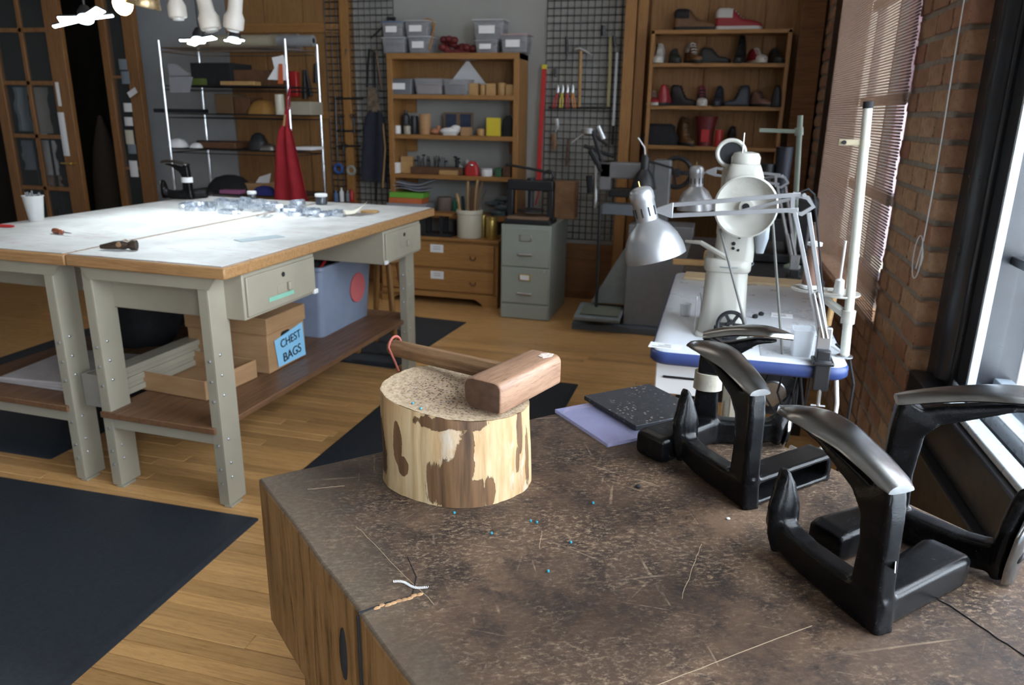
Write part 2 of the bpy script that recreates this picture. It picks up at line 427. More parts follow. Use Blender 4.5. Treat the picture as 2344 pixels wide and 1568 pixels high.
obj('sill_rail', wbox(3.70, 5.75, .10, .15, .64, .70), m_white_line, w2, bev=.004)
obj('sill_rail', wbox(3.70, 5.75, .17, .22, .66, .73), m_gb, w2, bev=.004)
obj('apron', wbox(3.44, 5.85, .0, .12, .50, .653), m_frame, w2, bev=.006)
obj('ledge', wbox(3.42, 5.85, -.03, .1, .485, .50), m_frame, w2, bev=.006)
obj('lower_panel', wbox(3.42, 5.85, .01, .1, .03, .48), m_frame, w2, bev=.006)
for s in (4.12, 4.62, 5.2): obj('muntin', wbox(s-.013, s+.013, .15, .2, .68, 2.95), m_frame, w2, bev=.003)
for z in (1.10, 1.62, 2.15, 2.6): obj('muntin', wbox(3.7, 5.75, .15, .2, z-.013, z+.013), m_frame, w2, bev=.003)
obj('pane', wbox(3.72, 5.75, .172, .176, .68, 2.95), m_glass, w2)
for z in (.86, 1.30): obj('outer_rail', wbox(3.75, 5.75, .5, .53, z-.012, z+.012), m_gb, w2)
for s in (4.45, 4.95): obj('outer_rail', wbox(s-.012, s+.012, .5, .53, .6, 2.9), m_gb, w2)
w3 = struct('window_3', wbox(6.3, 6.42, .06, .24, .6, 3.05, wbox(8.68, 8.8, .06, .24, .6, 3.05)), m_frame)
for s in (6.9, 7.5, 8.1): obj('muntin', wbox(s-.015, s+.015, .15, .2, .6, 3.05), m_frame, w3)
for z in (1.2, 1.8, 2.4): obj('muntin', wbox(6.42, 8.68, .15, .2, z-.015, z+.015), m_frame, w3)
# street outside: pavement below and the brick neighbour across the alley
struct('street_pavement', MB().b2(1.4, 40, -20, 60, -2.6, -2.5), mat('wet pale pavement', (.62, .64, .67), (.55, .57, .6), .6, sc=2))
def street_brick():
    mt, nt, bs = nodes('pinkish street brick'); tc = N(nt, 'ShaderNodeTexCoord'); sp = N(nt, 'ShaderNodeSeparateXYZ'); cb = N(nt, 'ShaderNodeCombineXYZ')
    nt.links.new(tc.outputs['Object'], sp.inputs[0]); nt.links.new(sp.outputs[1], cb.inputs[0]); nt.links.new(sp.outputs[2], cb.inputs[1])
    bk = N(nt, 'ShaderNodeTexBrick'); bk.inputs['Scale'].default_value = 1; bk.inputs['Brick Width'].default_value = .22; bk.inputs['Row Height'].default_value = .075; bk.inputs['Mortar Size'].default_value = .006
    for k, c in (('Color1', (.070, .034, .040)), ('Color2', (.055, .027, .032)), ('Mortar', (.085, .06, .062))): bk.inputs[k].default_value = (*c, 1)
    nt.links.new(cb.outputs[0], bk.inputs['Vector']); nt.links.new(bk.outputs['Color'], bs.inputs['Base Color']); bs.inputs['Roughness'].default_value = .9; return mt
eb = thing('brick_building', 'pinkish red brick building across the alley seen through the near window', 'building', (2.4, 6.85, -2.5))
m_sb = street_brick()
obj('facade', MB().b2(0, 3, 0, 5.05, 0, 11), m_sb, eb)
obj('facade', MB().b2(0, 3, 6.5, 40, 0, 11), m_sb, eb)
obj('alley_wall', MB().b2(.1, .4, 5.05, 6.5, 0, 4.35), m_sb, eb)
# shade pull cord hanging on the pier
cd = []
for i in range(24):
    z = 2.6-i*1.5/23; cd.append(wp(3.40-.015+.01*sin(i*.4), -.012, z))
ct = MB().tube(cd, .0022, 6)
lp = [wp(3.385+.05*sin(a)-.03, -.014, 1.10-.0+.075*cos(a)-.06) for a in [i*2*pi/18+.3 for i in range(19)]]
ct.tube(lp, .002, 6); ct.tube([wp(3.36, -.014, 1.0), wp(3.39, -.014, 1.09), wp(3.42, -.014, 1.05), wp(3.41, -.014, 1.02)], .002, 6)
tag(obj('pull_cord', ct, mat('white cord', (.7, .7, .7), rough=.7)), 'thin white shade cord looped against the brick pier', 'cord')
# ================================================================ foreground: the butcher block and what stands on it
def bench_mat():
    mt, nt, bs = nodes('worn oiled block top')
    v = coord(nt); n0 = noise(nt, v, 2.6, 9, .66, .4); n1 = noise(nt, v, 13, 10, .76, .2); n2 = noise(nt, rcoord(nt, .4, (1, 1.7, 1)), 80, 9, .8, .2); n3 = noise(nt, v, 150, 5, .7)
    base = ramp(nt, n0, [(.36, (.046, .028, .019)), (.5, (.080, .050, .034)), (.64, (.145, .090, .057))])
    c = mixc(nt, ramp(nt, n1, [(.40, .85), (.55, 0.0)]), base, (.024, .018, .017))
    wear = math_(nt, 'MULTIPLY', ramp(nt, n2, [(.50, 0.0), (.64, 1.0)]), ramp(nt, noise(nt, v, 5.3, 7, .7), [(.42, .16), (.60, .95)]))
    c = mixc(nt, wear, c, (.33, .235, .155))
    c = mixc(nt, ramp(nt, n3, [(.60, 0.0), (.72, .5)]), c, (.028, .022, .022))
    c = mixc(nt, ramp(nt, n3, [(.25, .55), (.34, 0.0)]), c, (.34, .25, .18))
    sc = None
    for k, (a, st, th, fr) in enumerate(((.35, 34, .68, 2.0), (1.15, 42, .685, 2.4), (1.95, 38, .68, 2.9), (2.75, 46, .69, 2.2), (.8, 60, .69, 3.4), (2.3, 30, .70, 1.7))):
        s_ = ramp(nt, noise(nt, rcoord(nt, a, (1, st, 1)), fr, 2, .5, .12), [(th-.005, 0.0), (th+.03, 1.0)])
        msk = ramp(nt, noise(nt, v, 3.1+k*2.3, 4, .7), [(.53, 0.0), (.66, 1.0)])
        s_ = math_(nt, 'MULTIPLY', s_, msk)
        sc = s_ if sc is None else math_(nt, 'MAXIMUM', sc, s_)
    c = mixc(nt, math_(nt, 'MULTIPLY', sc, .5), c, (.40, .29, .20))
    sx = N(nt, 'ShaderNodeSeparateXYZ'); tc = N(nt, 'ShaderNodeTexCoord'); nt.links.new(tc.outputs['Object'], sx.inputs[0])
    gb = ramp(nt, math_(nt, 'ADD', sx.outputs[0], math_(nt, 'MULTIPLY', math_(nt, 'SUBTRACT', n1, .5), .22)), [(.03, .8), (.13, 0.0)])
    c = mixc(nt, math_(nt, 'MULTIPLY', gb, ramp(nt, n2, [(.3, .4), (.6, 1.0)])), c, (.15, .115, .082))
    sv2 = coord(nt, (7, 7, .8))
    side = ramp(nt, noise(nt, sv2, 5, 8, .65, 1.0), [(.32, (.085, .046, .02)), (.46, (.25, .145, .06)), (.7, (.36, .22, .10))])
    geo = N(nt, 'ShaderNodeNewGeometry'); sn_ = N(nt, 'ShaderNodeSeparateXYZ'); nt.links.new(geo.outputs['Normal'], sn_.inputs[0])
    up = ramp(nt, sn_.outputs[2], [(.35, 0.0), (.75, 1.0)])
    c = mixc(nt, up, side, c)
    nt.links.new(c, bs.inputs['Base Color'])
    nt.links.new(ramp(nt, n1, [(.3, .42), (.7, .62)]), bs.inputs['Roughness']); bs.inputs['Specular IOR Level'].default_value = .25
    h = math_(nt, 'ADD', math_(nt, 'MULTIPLY', n2, .5), math_(nt, 'ADD', math_(nt, 'MULTIPLY', sc, -.25), math_(nt, 'MULTIPLY', n3, .35)))
    bump(nt, bs, h, .38, .003); return mt
m_bench = bench_mat()
BA = V((-.831, 1.18, 0)); ANG = R(45.9)
bt = thing('butcher_block_bench', 'thick dark worn butcher block workbench in the foreground', 'workbench', BA, ANG)
ZT = .8
def rag(a, b, n, amp, seed):     # a slightly wandering edge from a to b
    q = random.Random(seed); r = []
    for i in range(n):
        t = i/n; p = V(a).lerp(V(b), t)
        if i: p += V((q.uniform(-amp, amp), q.uniform(-amp, amp)))
        r.append((p.x, p.y))
    return r
# local axes: x runs along the far edge, -y runs along the left edge towards the camera
sk = -.055
def bx(y): return -y*sk*-1.0
A_, B_, C_, D_ = (0, 0), (1.05, 0), (1.05, -1.10), (bx(-1.10), -1.10)
pl = rag(A_, B_, 14, .0012, 1)+rag(B_, C_, 12, .001, 2)+rag(C_, D_, 14, .0012, 3)+rag(D_, A_, 16, .0022, 4)
obj('block', MB().prism(list(reversed(pl)), ZT-.33, ZT), m_bench, bt, bev=.006, seg=3, ang=50)
obj('joint_crack', MB().tube([(bx(-.503)-.0012, -.503, ZT-.33), (bx(-.503)-.0012, -.504, ZT-.2), (bx(-.503)-.001, -.502, ZT-.004)], .0026, 6).tube([(bx(-.5), -.502, ZT+.0002), (bx(-.5)+.045, -.4995, ZT+.0002), (bx(-.5)+.085, -.502, ZT+.0002), (bx(-.5)+.11, -.46, ZT+.0002), (bx(-.5)+.12, -.40, ZT+.0002)], [.0022, .0018, .0014, .001, .0005], 5), m_blk, bt)
for x, y in ((.1, -.12), (.1, -.9), (.95, -.12), (.95, -.9)): obj('leg', MB().box((x, y, .235), (.11, .11, .47)), wood('block leg oak', (.22, .13, .06), (.15, .08, .035), 'z'), bt, bev=.004)
# torn splinter and knot slot at the board joint on the left edge
sp = MB()
for i in range(9):
    x = .028+bx(-.5)+i*.0085; sp.ball((x, -.503+rnd.uniform(-.003, .003), ZT-.001), (.007, .004, .0035), 7, 4)
obj('splintered_chip', sp, mat('fresh split wood', (.42, .25, .12), (.28, .15, .07), .8, sc=60), bt)
obj('knot_slot', MB().ball((bx(-.40)+.002, -.43, ZT-.12), (.006, .012, .05), 10, 6), m_blk, bt, label='dark knot slot in the side of the block')
cr = MB()
pts = [V(W(2130+i*22, 1360+i*14.5+rnd.uniform(-3, 3), Z=ZT+.0006)) for i in range(12)]
bi = (T(*BA) @ RZ(ANG)).inverted()
cr.tube([bi @ p for p in pts], .0011, 5, flat=1.0)
obj('crack_line', cr, m_blk, bt)
m_scr = mat('bare wood scratch', (.42, .31, .21), rough=.8)
for (a, b) in (((815, 1205), (995, 1385)), ((1605, 1245), (1560, 1370)), ((1500, 1568), (1860, 1432)), ((1240, 1215), (1235, 1255)), ((705, 1120), (790, 1112))):
    A_, B_ = W(*a, Z=ZT+.0002), W(*b, Z=ZT+.0002)
    q = [bi @ (A_.lerp(B_, t/12)+V((rnd.uniform(-.0012, .0012), rnd.uniform(-.0012, .0012), 0))) for t in range(13)]
    obj('scratch', MB().tube(q, .0005, 4), m_scr, bt)
# ---------------------------------------------------------------- log stump
def stump_mat():
    mt, nt, bs = nodes('peeled log'); v0 = coord(nt)
    n1 = noise(nt, coord(nt, (1, 1, .35)), 16, 8, .66, .5); n2 = noise(nt, coord(nt, (1, 1, .05)), 60, 4, .6); n3 = noise(nt, v0, 55, 6, .7)
    c = ramp(nt, n2, [(.3, (.42, .27, .125)), (.55, (.60, .44, .25)), (.75, (.68, .54, .34))])
    c = mixc(nt, ramp(nt, noise(nt, coord(nt, (1, 1, .25)), 8, 6, .65), [(.46, 0.0), (.66, .75)]), c, (.38, .20, .075))
    c = mixc(nt, ramp(nt, noise(nt, coord(nt, (1, 1, .3)), 19, 5, .65), [(.58, 0.0), (.68, .6)]), c, (.62, .58, .52))
    sp = N(nt, 'ShaderNodeSeparateXYZ'); nt.links.new(v0, sp.inputs[0])
    ang = math_(nt, 'ARCTAN2', sp.outputs[1], sp.outputs[0]); z = sp.outputs[2]
    dd = None
    # remnants of bark, at their own places round the log: angle, height, half width, half height
    for (a0, z0, wa, hz) in ((-80, .045, 18, .062), (-66, .10, 9, .075), (-75, .165, 30, .016), (-60, .02, 12, .045), (-124, .105, 6, .045), (-118, .062, 6, .022), (-47, .03, 5, .04), (-18, .13, 4, .06), (-9, .06, 5, .07), (-22, .07, 3, .03), (-150, .08, 14, .06), (170, .1, 20, .07), (60, .09, 25, .08), (20, .12, 10, .05)):
        e = math_(nt, 'ADD', math_(nt, 'POWER', math_(nt, 'DIVIDE', math_(nt, 'ABSOLUTE', math_(nt, 'SUBTRACT', ang, R(a0))), R(wa)), 2), math_(nt, 'POWER', math_(nt, 'DIVIDE', math_(nt, 'ABSOLUTE', math_(nt, 'SUBTRACT', z, z0)), hz), 2))
        dd = e if dd is None else math_(nt, 'MINIMUM', dd, e)
    dd = math_(nt, 'ADD', dd, math_(nt, 'MULTIPLY', math_(nt, 'SUBTRACT', n1, .48), 4.2))
    bark = ramp(nt, math_(nt, 'ADD', math_(nt, 'MULTIPLY', dd, .5), math_(nt, 'MULTIPLY', n3, .10)), [(.47, 1.0), (.50, 0.0)])
    edge = ramp(nt, math_(nt, 'ADD', math_(nt, 'MULTIPLY', dd, .5), math_(nt, 'MULTIPLY', n3, .10)), [(.46, 0.0), (.49, 1.0), (.53, 0.0)])
    bc = ramp(nt, n2, [(.3, (.060, .030, .014)), (.6, (.19, .10, .045))])
    c = mixc(nt, bark, c, bc); c = mixc(nt, math_(nt, 'MULTIPLY', edge, .7), c, (.06, .03, .015))
    nt.links.new(c, bs.inputs['Base Color']); bs.inputs['Roughness'].default_value = .6
    bump(nt, bs, math_(nt, 'ADD', math_(nt, 'MULTIPLY', n2, .35), math_(nt, 'MULTIPLY', bark, -.4)), .6, .005); return mt
def cut_mat():
    mt, nt, bs = nodes('punched log end')
    v = coord(nt)
    vo = N(nt, 'ShaderNodeTexVoronoi'); vo.inputs['Scale'].default_value = 190; nt.links.new(v, vo.inputs['Vector'])
    sep = N(nt, 'ShaderNodeSeparateColor'); nt.links.new(vo.outputs['Color'], sep.inputs[0])
    n1 = noise(nt, v, 9, 5); n2 = noise(nt, v, 120, 6, .75)
    c = ramp(nt, n2, [(.3, (.26, .18, .11)), (.5, (.50, .37, .24)), (.7, (.66, .52, .36))])
    sep2 = N(nt, 'ShaderNodeSeparateXYZ'); nt.links.new(v, sep2.inputs[0])
    rad = math_(nt, 'SQRT', math_(nt, 'ADD', math_(nt, 'POWER', math_(nt, 'ADD', sep2.outputs[0], -.01), 2), math_(nt, 'POWER', sep2.outputs[1], 2)))
    dens = ramp(nt, math_(nt, 'ADD', rad, math_(nt, 'MULTIPLY', n1, .04)), [(.09, 1.0), (.165, 0.0)])
    speck = math_(nt, 'MULTIPLY', math_(nt, 'LESS_THAN', vo.outputs['Distance'], .44), math_(nt, 'LESS_THAN', sep.outputs[0], .60))
    sc_ = ramp(nt, sep.outputs[1], [(0, (.02, .016, .014)), (.45, (.07, .035, .022)), (.7, (.25, .09, .045)), (.82, (.03, .03, .08)), (1, (.75, .70, .62))])
    n = nt.nodes[-1]
    c = mixc(nt, math_(nt, 'MULTIPLY', speck, dens), c, sc_)
    c = mixc(nt, math_(nt, 'MULTIPLY', dens, .35), c, (.20, .12, .07))
    nt.links.new(c, bs.inputs['Base Color']); bs.inputs['Roughness'].default_value = .85
    bump(nt, bs, n2, .8, .004); return mt
SC = V((-.462, 1.318, ZT))
st = thing('log_stump', 'short peeled log stump with speckled cut top standing on the block', 'log', SC)
def rim(a, k=0): return .1455*(1+.028*cos(2*a+.6)+.018*cos(3*a+1.9)+.012*cos(5*a)+.004*sin(23*a+k)+.003*sin(41*a+2*k))
def ztop(x): return .176-.085*x
rings = []; n = 96
for i in range(13):
    t = i/12; rg = []
    for j in range(n):
        a = 2*pi*j/n; r = rim(a, t*.8)*(1-.02*t+.012*sin(t*5+a))
        if t > .8 and 2.4 < a < 3.4: r *= 1-.35*(t-.8)*(1-abs(a-2.9)/.5)*.5
        if t < .3 and (a < .5 or a > 5.9): r *= 1+.05*(.3-t)
        x, y = r*cos(a), r*sin(a); rg.append((x, y, t*ztop(x)))
    rings.append(rg)
obj('bark_side', MB().loft(rings, caps=True), stump_mat(), st, ang=60)
tb = MB(); rr = []
for i in range(7):
    f = (1-i/6*.97); rr.append([(x*f*.992, y*f*.992, ztop(x*f)+.0012+rnd.uniform(-.0008, .0008)) for x, y, z in rings[-1]])
tb.loft(rr, caps=True); obj('cut_end', tb, cut_mat(), st, ang=70)
# ---------------------------------------------------------------- mallet
m_walnut = wood('oiled walnut', (.32, .185, .115), (.21, .110, .066), 'y', sc=9, rough=.42, dark=(.05, .02, .01))
m_walend = mat('walnut end grain', (.12, .062, .036), (.07, .035, .02), .7, sc=40, bp=.4)
m_hand = wood('mallet handle wood', (.21, .115, .055), (.125, .062, .028), 'x', sc=9, rough=.45)
MA = math.atan2(.205, .07)-pi/2
MC = V((-.350, 1.337, .9745))
ml = thing('wooden_mallet', 'square headed walnut mallet lying on top of the log stump', 'mallet', MC, MA)
hd = MB(); rg = []
W2, HH, L2 = .0425, .062, .108
def sec(y, k=1.0):
    q = []
    for (cx_, cz, a0) in ((W2-.006, .008, -90), (W2-.014, HH-.014, 0), (-W2+.02, HH-.02, 90), (-W2+.022, .022, 180)):
        rr_ = {0: .006, 1: .014}.get(len(q)//5, .020)
        for i in range(5):
            a = R(a0+i*22.5); q.append(((cx_+rr_*cos(a))*k, y, HH/2+((cz+rr_*sin(a))-HH/2)*k))
    return q
hd.loft([sec(-L2, .93), sec(-L2+.004), sec(-L2*.3), sec(L2*.4), sec(L2-.006), sec(L2, .88)])
obj('head', hd, m_walnut, ml, bev=.0015, ang=45)
obj('end_grain', MB().loft([sec(-L2-.0008, .90), sec(-L2-.0004, .925)]), m_walend, ml)
hp = [V((-.02, .008, .036)), V((-.10, .008, .0352)), V((-.2, .008, .0345)), V((-.31, .008, .034)), V((-.332, .008, .0338))]
obj('handle', MB().tube(hp, [.0215, .0205, .020, .0190, .0165], 8, flat=.85), m_hand, ml, bev=.002, ang=30)
lp = [V((-.318, .008+.020*cos(a), .036+.024*sin(a))) for a in [pi*.1+i*pi*.85/10 for i in range(11)]]+[V((-.30, -.012, .01)), V((-.285, -.018, -.006))]
obj('wrist_loop', MB().tube(lp, .0028, 8), mat('red leather cord', (.30, .07, .05), rough=.6), ml)
obj('chipped_patch', MB().prism([(.008, .070), (.022, .066), (.03, .085), (.026, .100), (.012, .098), (.005, .088)], HH-.0006, HH+.0012), mat('pale torn wood', (.72, .62, .55), (.5, .38, .3), .9, sc=80, bp=.6), ml)
# ---------------------------------------------------------------- cast iron shoe lasts
def iron_mat():
    mt, nt, bs = nodes('black enamelled casting'); v = coord(nt)
    n1 = noise(nt, v, 22, 6, .6); n2 = noise(nt, v, 330, 4, .6)
    c = ramp(nt, n1, [(.4, (.004, .004, .0045)), (.7, (.008, .008, .009))])
    c = mixc(nt, ramp(nt, n2, [(.68, 0.0), (.74, .6)]), c, (.10, .085, .06))
    nt.links.new(c, bs.inputs['Base Color']); nt.links.new(ramp(nt, n1, [(.3, .16), (.7, .30)]), bs.inputs['Roughness']); bs.inputs['Specular IOR Level'].default_value = .22
    bump(nt, bs, math_(nt, 'ADD', math_(nt, 'MULTIPLY', n1, .5), math_(nt, 'MULTIPLY', n2, .35)), .35, .002); return mt
def polish_mat():
    mt, nt, bs = nodes('polished last iron'); v = coord(nt)
    n1 = noise(nt, v, 14, 6, .65); n2 = noise(nt, rcoord(nt, .3, (1, 22, 1)), 30, 3)
    c = ramp(nt, n1, [(.35, (.25, .246, .238)), (.65, (.33, .327, .32))])
    c = mixc(nt, ramp(nt, n2, [(.62, 0.0), (.74, .3)]), c, (.42, .415, .41))
    nt.links.new(c, bs.inputs['Base Color']); bs.inputs['Metallic'].default_value = 1
    nt.links.new(ramp(nt, n1, [(.3, .19), (.7, .25)]), bs.inputs['Roughness']); return mt
m_cast = iron_mat(); m_pol = polish_mat()
def frame(o, x, z):
    x = V(x).normalized(); z = (V(z)-x*V(z).dot(x)).normalized(); y = z.cross(x)
    m = Mx(((x.x, y.x, z.x, o[0]), (x.y, y.y, z.y, o[1]), (x.z, y.z, z.z, o[2]), (0, 0, 0, 1))); return m
def sole(mb, M, L, prof, th, crown, bend=0.0, n=18, twist=0):
    # prof: list of (t, half width left, half width right)
    rg = []
    for i in range(n+1):
        t = i/n; e = sin(pi*min(1, max(0, t)))**.45 if 0 < t < 1 else 0
        for (a, b) in zip(prof, prof[1:]):
            if a[0] <= t <= b[0]+1e-9:
                u = (t-a[0])/(b[0]-a[0]); u = u*u*(3-2*u); wl = a[1]+(b[1]-a[1])*u; wr = a[2]+(b[2]-a[2])*u; break
        x = t*L; dz = bend*(1-((.66-t)/.66)**2 if t < .66 else 1-.55*((t-.66)/.34)**2)
        r = []
        for k in range(16):
            a = 2*pi*k/16; cy = cos(a); w = wl if cy < 0 else wr; s_ = sin(a)
            z = (crown*s_ if s_ > 0 else th*s_*(.35+.65*e))
            r.append((x, cy*w, z+dz))
        rg.append(r)
    return mb.loft(rg, True, m=M)
def casting(root, name, build):
    mb = MB(); build(mb); o = obj(name, mb, m_cast, root)
    r = o.modifiers.new('remesh', 'REMESH'); r.mode = 'VOXEL'; r.voxel_size = .0034; r.use_smooth_shade = True
    s = o.modifiers.new('smooth', 'SMOOTH'); s.iterations = 7; s.factor = .5
    return o
def rbar(mb, pts, w, h, up=(0, 0, 1)):       # rounded rectangular bar swept along points, w across, h along up; w/h may be lists
    pts = [V(p) for p in pts]; rg = []
    for i, p in enumerate(pts):
        t = (pts[min(i+1, len(pts)-1)]-pts[max(i-1, 0)]).normalized(); u = V(up); u = (u-t*u.dot(t)).normalized(); s = t.cross(u)
        a = (w[i] if isinstance(w, list) else w)/2; b = (h[i] if isinstance(h, list) else h)/2
        q = []
        for (sx, sy) in ((1, 1), (-1, 1), (-1, -1), (1, -1)):
            for k in range(3):
                an = {(1, 1): 0, (-1, 1): 90, (-1, -1): 180, (1, -1): 270}[sx, sy]+k*45; rr_ = min(a, b)*.35
                q.append(tuple(p+s*(sx*(a-rr_)+rr_*cos(R(an)))+u*(sy*(b-rr_)+rr_*sin(R(an)))))
        rg.append(q)
    return mb.loft(rg, True)
SOLE = [(0, .019, .019), (.05, .024, .024), (.3, .029, .028), (.55, .037, .036), (.72, .038, .036), (.86, .029, .027), (.95, .015, .014), (1, .003, .003)]
HEEL = [(0, .030, .030), (.3, .034, .034), (.6, .034, .034), (.85, .028, .028), (1, .008, .008)]
TONGUE = [(0, .020, .020), (.25, .030, .030), (.55, .031, .031), (.8, .020, .020), (.94, .009, .009), (1, .003, .003)]
def shoe_last(label, base, dA, lenA, dB, lenB, dC, lenC, hp=.222, wA=1.0, tipB=.115, name='shoe_last', hollow=False, polB=False, inset=.0, cH=.05, cW=.062, bendA=.02):
    """base = foot of the post; A sole on top of the post, B sole on the arm lying along dB, C heel on the arm along dC"""
    t = thing(name, label, 'shoe last', base)
    dA, dB, dC = [V((*d, 0)).normalized() for d in (dA, dB, dC)]
    def build(mb):
        # post, flaring into the sole
        rbar(mb, [V((0, 0, .0)), V((0, 0, .05)), V((0, 0, .12)), dA*.004+V((0, 0, hp-.05)), dA*.012+V((0, 0, hp-.026)), dA*.022+V((0, 0, hp-.008))], [.036, .036, .036, .036, .036, .030], [.070, .056, .048, .054, .068, .080], up=dA)
        rbar(mb, [dA*-.005+V((0, 0, hp-.034)), dA*.05+V((0, 0, hp-.029+bendA*.4)), dA*lenA*.5+V((0, 0, hp-.019+bendA*.9)), dA*lenA*.72+V((0, 0, hp-.016+bendA*.9))], [.032, .030, .028, .016], [.040, .032, .014, .006])
        # arm B along the bench and its upright sole
        rbar(mb, [dB*-.015+V((0, 0, .030)), dB*.05+V((0, 0, .028)), dB*lenB*.62+V((0, 0, .028)), dB*lenB*.85+V((0, 0, .036)), dB*(lenB-.004)+V((0, 0, .058)), dB*(lenB)+V((0, 0, .08))], [.042, .040, .038, .038, .036, .028], [.056, .054, .052, .050, .042, .028])
        sole(mb, frame(tuple(dB*(lenB-.018)+V((0, 0, .005))), tuple(V((0, 0, 1))+dB*.10), tuple(dB)), tipB+.03, TONGUE, .018, .014)
        # arm C and its heel
        if hollow:
            for z in (.006, cH-.006): rbar(mb, [dC*-.01+V((0, 0, z)), dC*lenC*.6+V((0, 0, z)), dC*lenC+V((0, 0, z))], cW, .011)
            sd = dC.cross(V((0, 0, 1)))
            rbar(mb, [dC*(lenC-.008)+V((0, 0, .0)), dC*(lenC-.008)+V((0, 0, cH))], cW, .014, up=dC)
            rbar(mb, [sd*-cW*.42+V((0, 0, cH/2)), sd*-cW*.42+dC*lenC+V((0, 0, cH/2))], .008, cH)
        else:
            rbar(mb, [dC*-.015+V((0, 0, cH/2)), dC*lenC*.5+V((0, 0, cH/2)), dC*(lenC-.02)+V((0, 0, cH/2)), dC*lenC+V((0, 0, cH/2))], [cW*.8, cW*.9, cW, cW*.9], [cH*.96, cH*.96, cH, cH*.86])
    casting(t, 'casting', build)
    pr = [(a, b*wA, c*wA) for a, b, c in SOLE]
    obj('top_sole', sole(MB(), frame(tuple(dA*-.020+V((0, 0, hp))), tuple(dA), (0, 0, 1)), lenA, pr, .008, .010, bendA), m_pol, t, label='polished steel sole plate')
    if polB: obj('side_sole', sole(MB(), frame(tuple(dB*(lenB-.004)+V((0, 0, .006))), tuple(V((0, 0, 1))+dB*.10), tuple(dB)), tipB+.02, TONGUE, .004, .012), m_pol, t, label='polished side sole')
    return t
l2 = shoe_last('large black shoe last nearest the camera at the right, with bright polished sole', (.262, 1.045, ZT), (-.56, .83), .262, (-.58, .81), .205, (.66, .75), .215, hp=.218, wA=1.18, cH=.056, cW=.075, bendA=.036)
l1 = shoe_last('black shoe last in front of the tape wrapped one, with an open box arm', (.092, 1.362, ZT), (-.52, .85), .255, (-.62, .78), .20, (.68, .73), .225, hp=.224, wA=1.12, tipB=.125, hollow=True, cH=.058, cW=.06, bendA=.034)
l3 = shoe_last('black shoe last by the window at the right edge, sole pointing right', (.338, 1.325, ZT), (1, -.02), .30, (.80, -.60), .195, (-.72, -.69), .165, hp=.245, wA=1.15, tipB=.13, polB=True, cH=.052, cW=.072, bendA=.032)
l4 = shoe_last('black shoe last behind the others with masking tape wrapped round its post', (.012, 1.632, ZT), (1, .02), .185, (.97, .15), .175, (-.62, -.78), .175, hp=.242, wA=1.0, tipB=.05, polB=True, cH=.058, cW=.082, bendA=.022)
obj('masking_tape', MB().tube([(0, 0, .125), (0, 0, .142), (.001, 0, .162)], [.0315, .0308, .0315], 16, flat=.84, up=(1, 0, 0)), mat('dirty masking tape', (.50, .47, .38), (.36, .33, .27), .75, sc=30, bp=.5), l4, label='dirty masking tape')
obj('torn_tape', MB().prism([(-.006, 0), (.006, .004), (.007, .03), (.002, .052), (-.004, .035), (-.007, .018)], 0, .0012, frame((.025, .012, .105), (.2, .98, 0), (.98, -.2, 0)) @ RZ(pi/2)), m_paper, l2, label='torn white tape scrap')
# ---------------------------------------------------------------- boards at the far corner of the block
BR = R(-47)
ps = thing('clear_acrylic_sheet', 'clear violet tinted acrylic sheet under the black rubber board', 'sheet', (-.165, 1.70, ZT), BR)
m_acr = clear('violet acrylic', (.42, .42, .66), .42, .08)
obj('sheet', MB().box((0, 0, .0055), (.225, .27, .009)), m_acr, ps, bev=.001)
m_rub = None
def rubmat():
    mt, nt, bs = nodes('dusty rubber board'); v = coord(nt); n = noise(nt, v, 9, 5, .7); n2 = noise(nt, v, 160, 4, .7)
    vo = N(nt, 'ShaderNodeTexVoronoi'); vo.inputs['Scale'].default_value = 85; nt.links.new(v, vo.inputs['Vector'])
    d = math_(nt, 'MULTIPLY', ramp(nt, vo.outputs['Distance'], [(.16, 1.0), (.30, 0.0)]), ramp(nt, n, [(.45, 0.0), (.6, 1.0)]))
    c = mixc(nt, d, (.02, .021, .025), (.24, .20, .18)); c = mixc(nt, ramp(nt, n2, [(.62, 0.0), (.72, .5)]), c, (.16, .15, .15))
    nt.links.new(c, bs.inputs['Base Color']); bs.inputs['Roughness'].default_value = .5; bump(nt, bs, n2, .2, .002); return mt
tag(obj('rubber_cutting_board', MB().box((0, 0, .0065), (.215, .205, .012)), rubmat(), None, (-.135, 1.762, ZT+.0105), BR, bev=.0015), 'black rubber punching board dusted with pale specks', 'board')
# crumbs
m_pel = mat('blue plastic pellet', (.03, .30, .42), rough=.4)
pel = None
for (a, b) in ((1040, 1173), (1125, 1220), (1215, 1192), (1229, 1195), (1307, 1241), (1358, 1151), (1255, 1307)):
    p = W(a, b, Z=ZT+.002)
    o = obj('plastic_pellet', MB().lathe([(.0014, -.002), (.0021, -.0016), (.0021, .0016), (.0014, .002)], 8), m_pel) if pel is None else pel.copy()
    if pel is not None: COL.objects.link(o)
    else: pel = o
    o.location = p; o.rotation_euler = (rnd.uniform(-.1, .1), 0, rnd.random()*3)
    tag(o, 'tiny blue plastic pellet '+{1040: 'at the foot of the log stump', 1125: 'nearest the left edge of the block', 1215: 'of the close pair, the left one', 1229: 'of the close pair, the right one', 1307: 'right of and below the close pair', 1358: 'farthest to the right on the block', 1255: 'nearest the camera'}[a], 'pellet', 'blue pellets on the block')
for (a, b) in ((945, 918), (963, 928)):
    o = pel.copy(); COL.objects.link(o); p = W(a, b, Z=ZT+.188); o.location = (p.x, p.y, SC.z+ztop(p.x-SC.x)+.0042); o.rotation_euler = (1.5, 0, rnd.random())
    tag(o, ('left' if a == 945 else 'right')+' of two tiny blue pellets on the cut top of the stump', 'pellet', 'blue pellets on the stump')
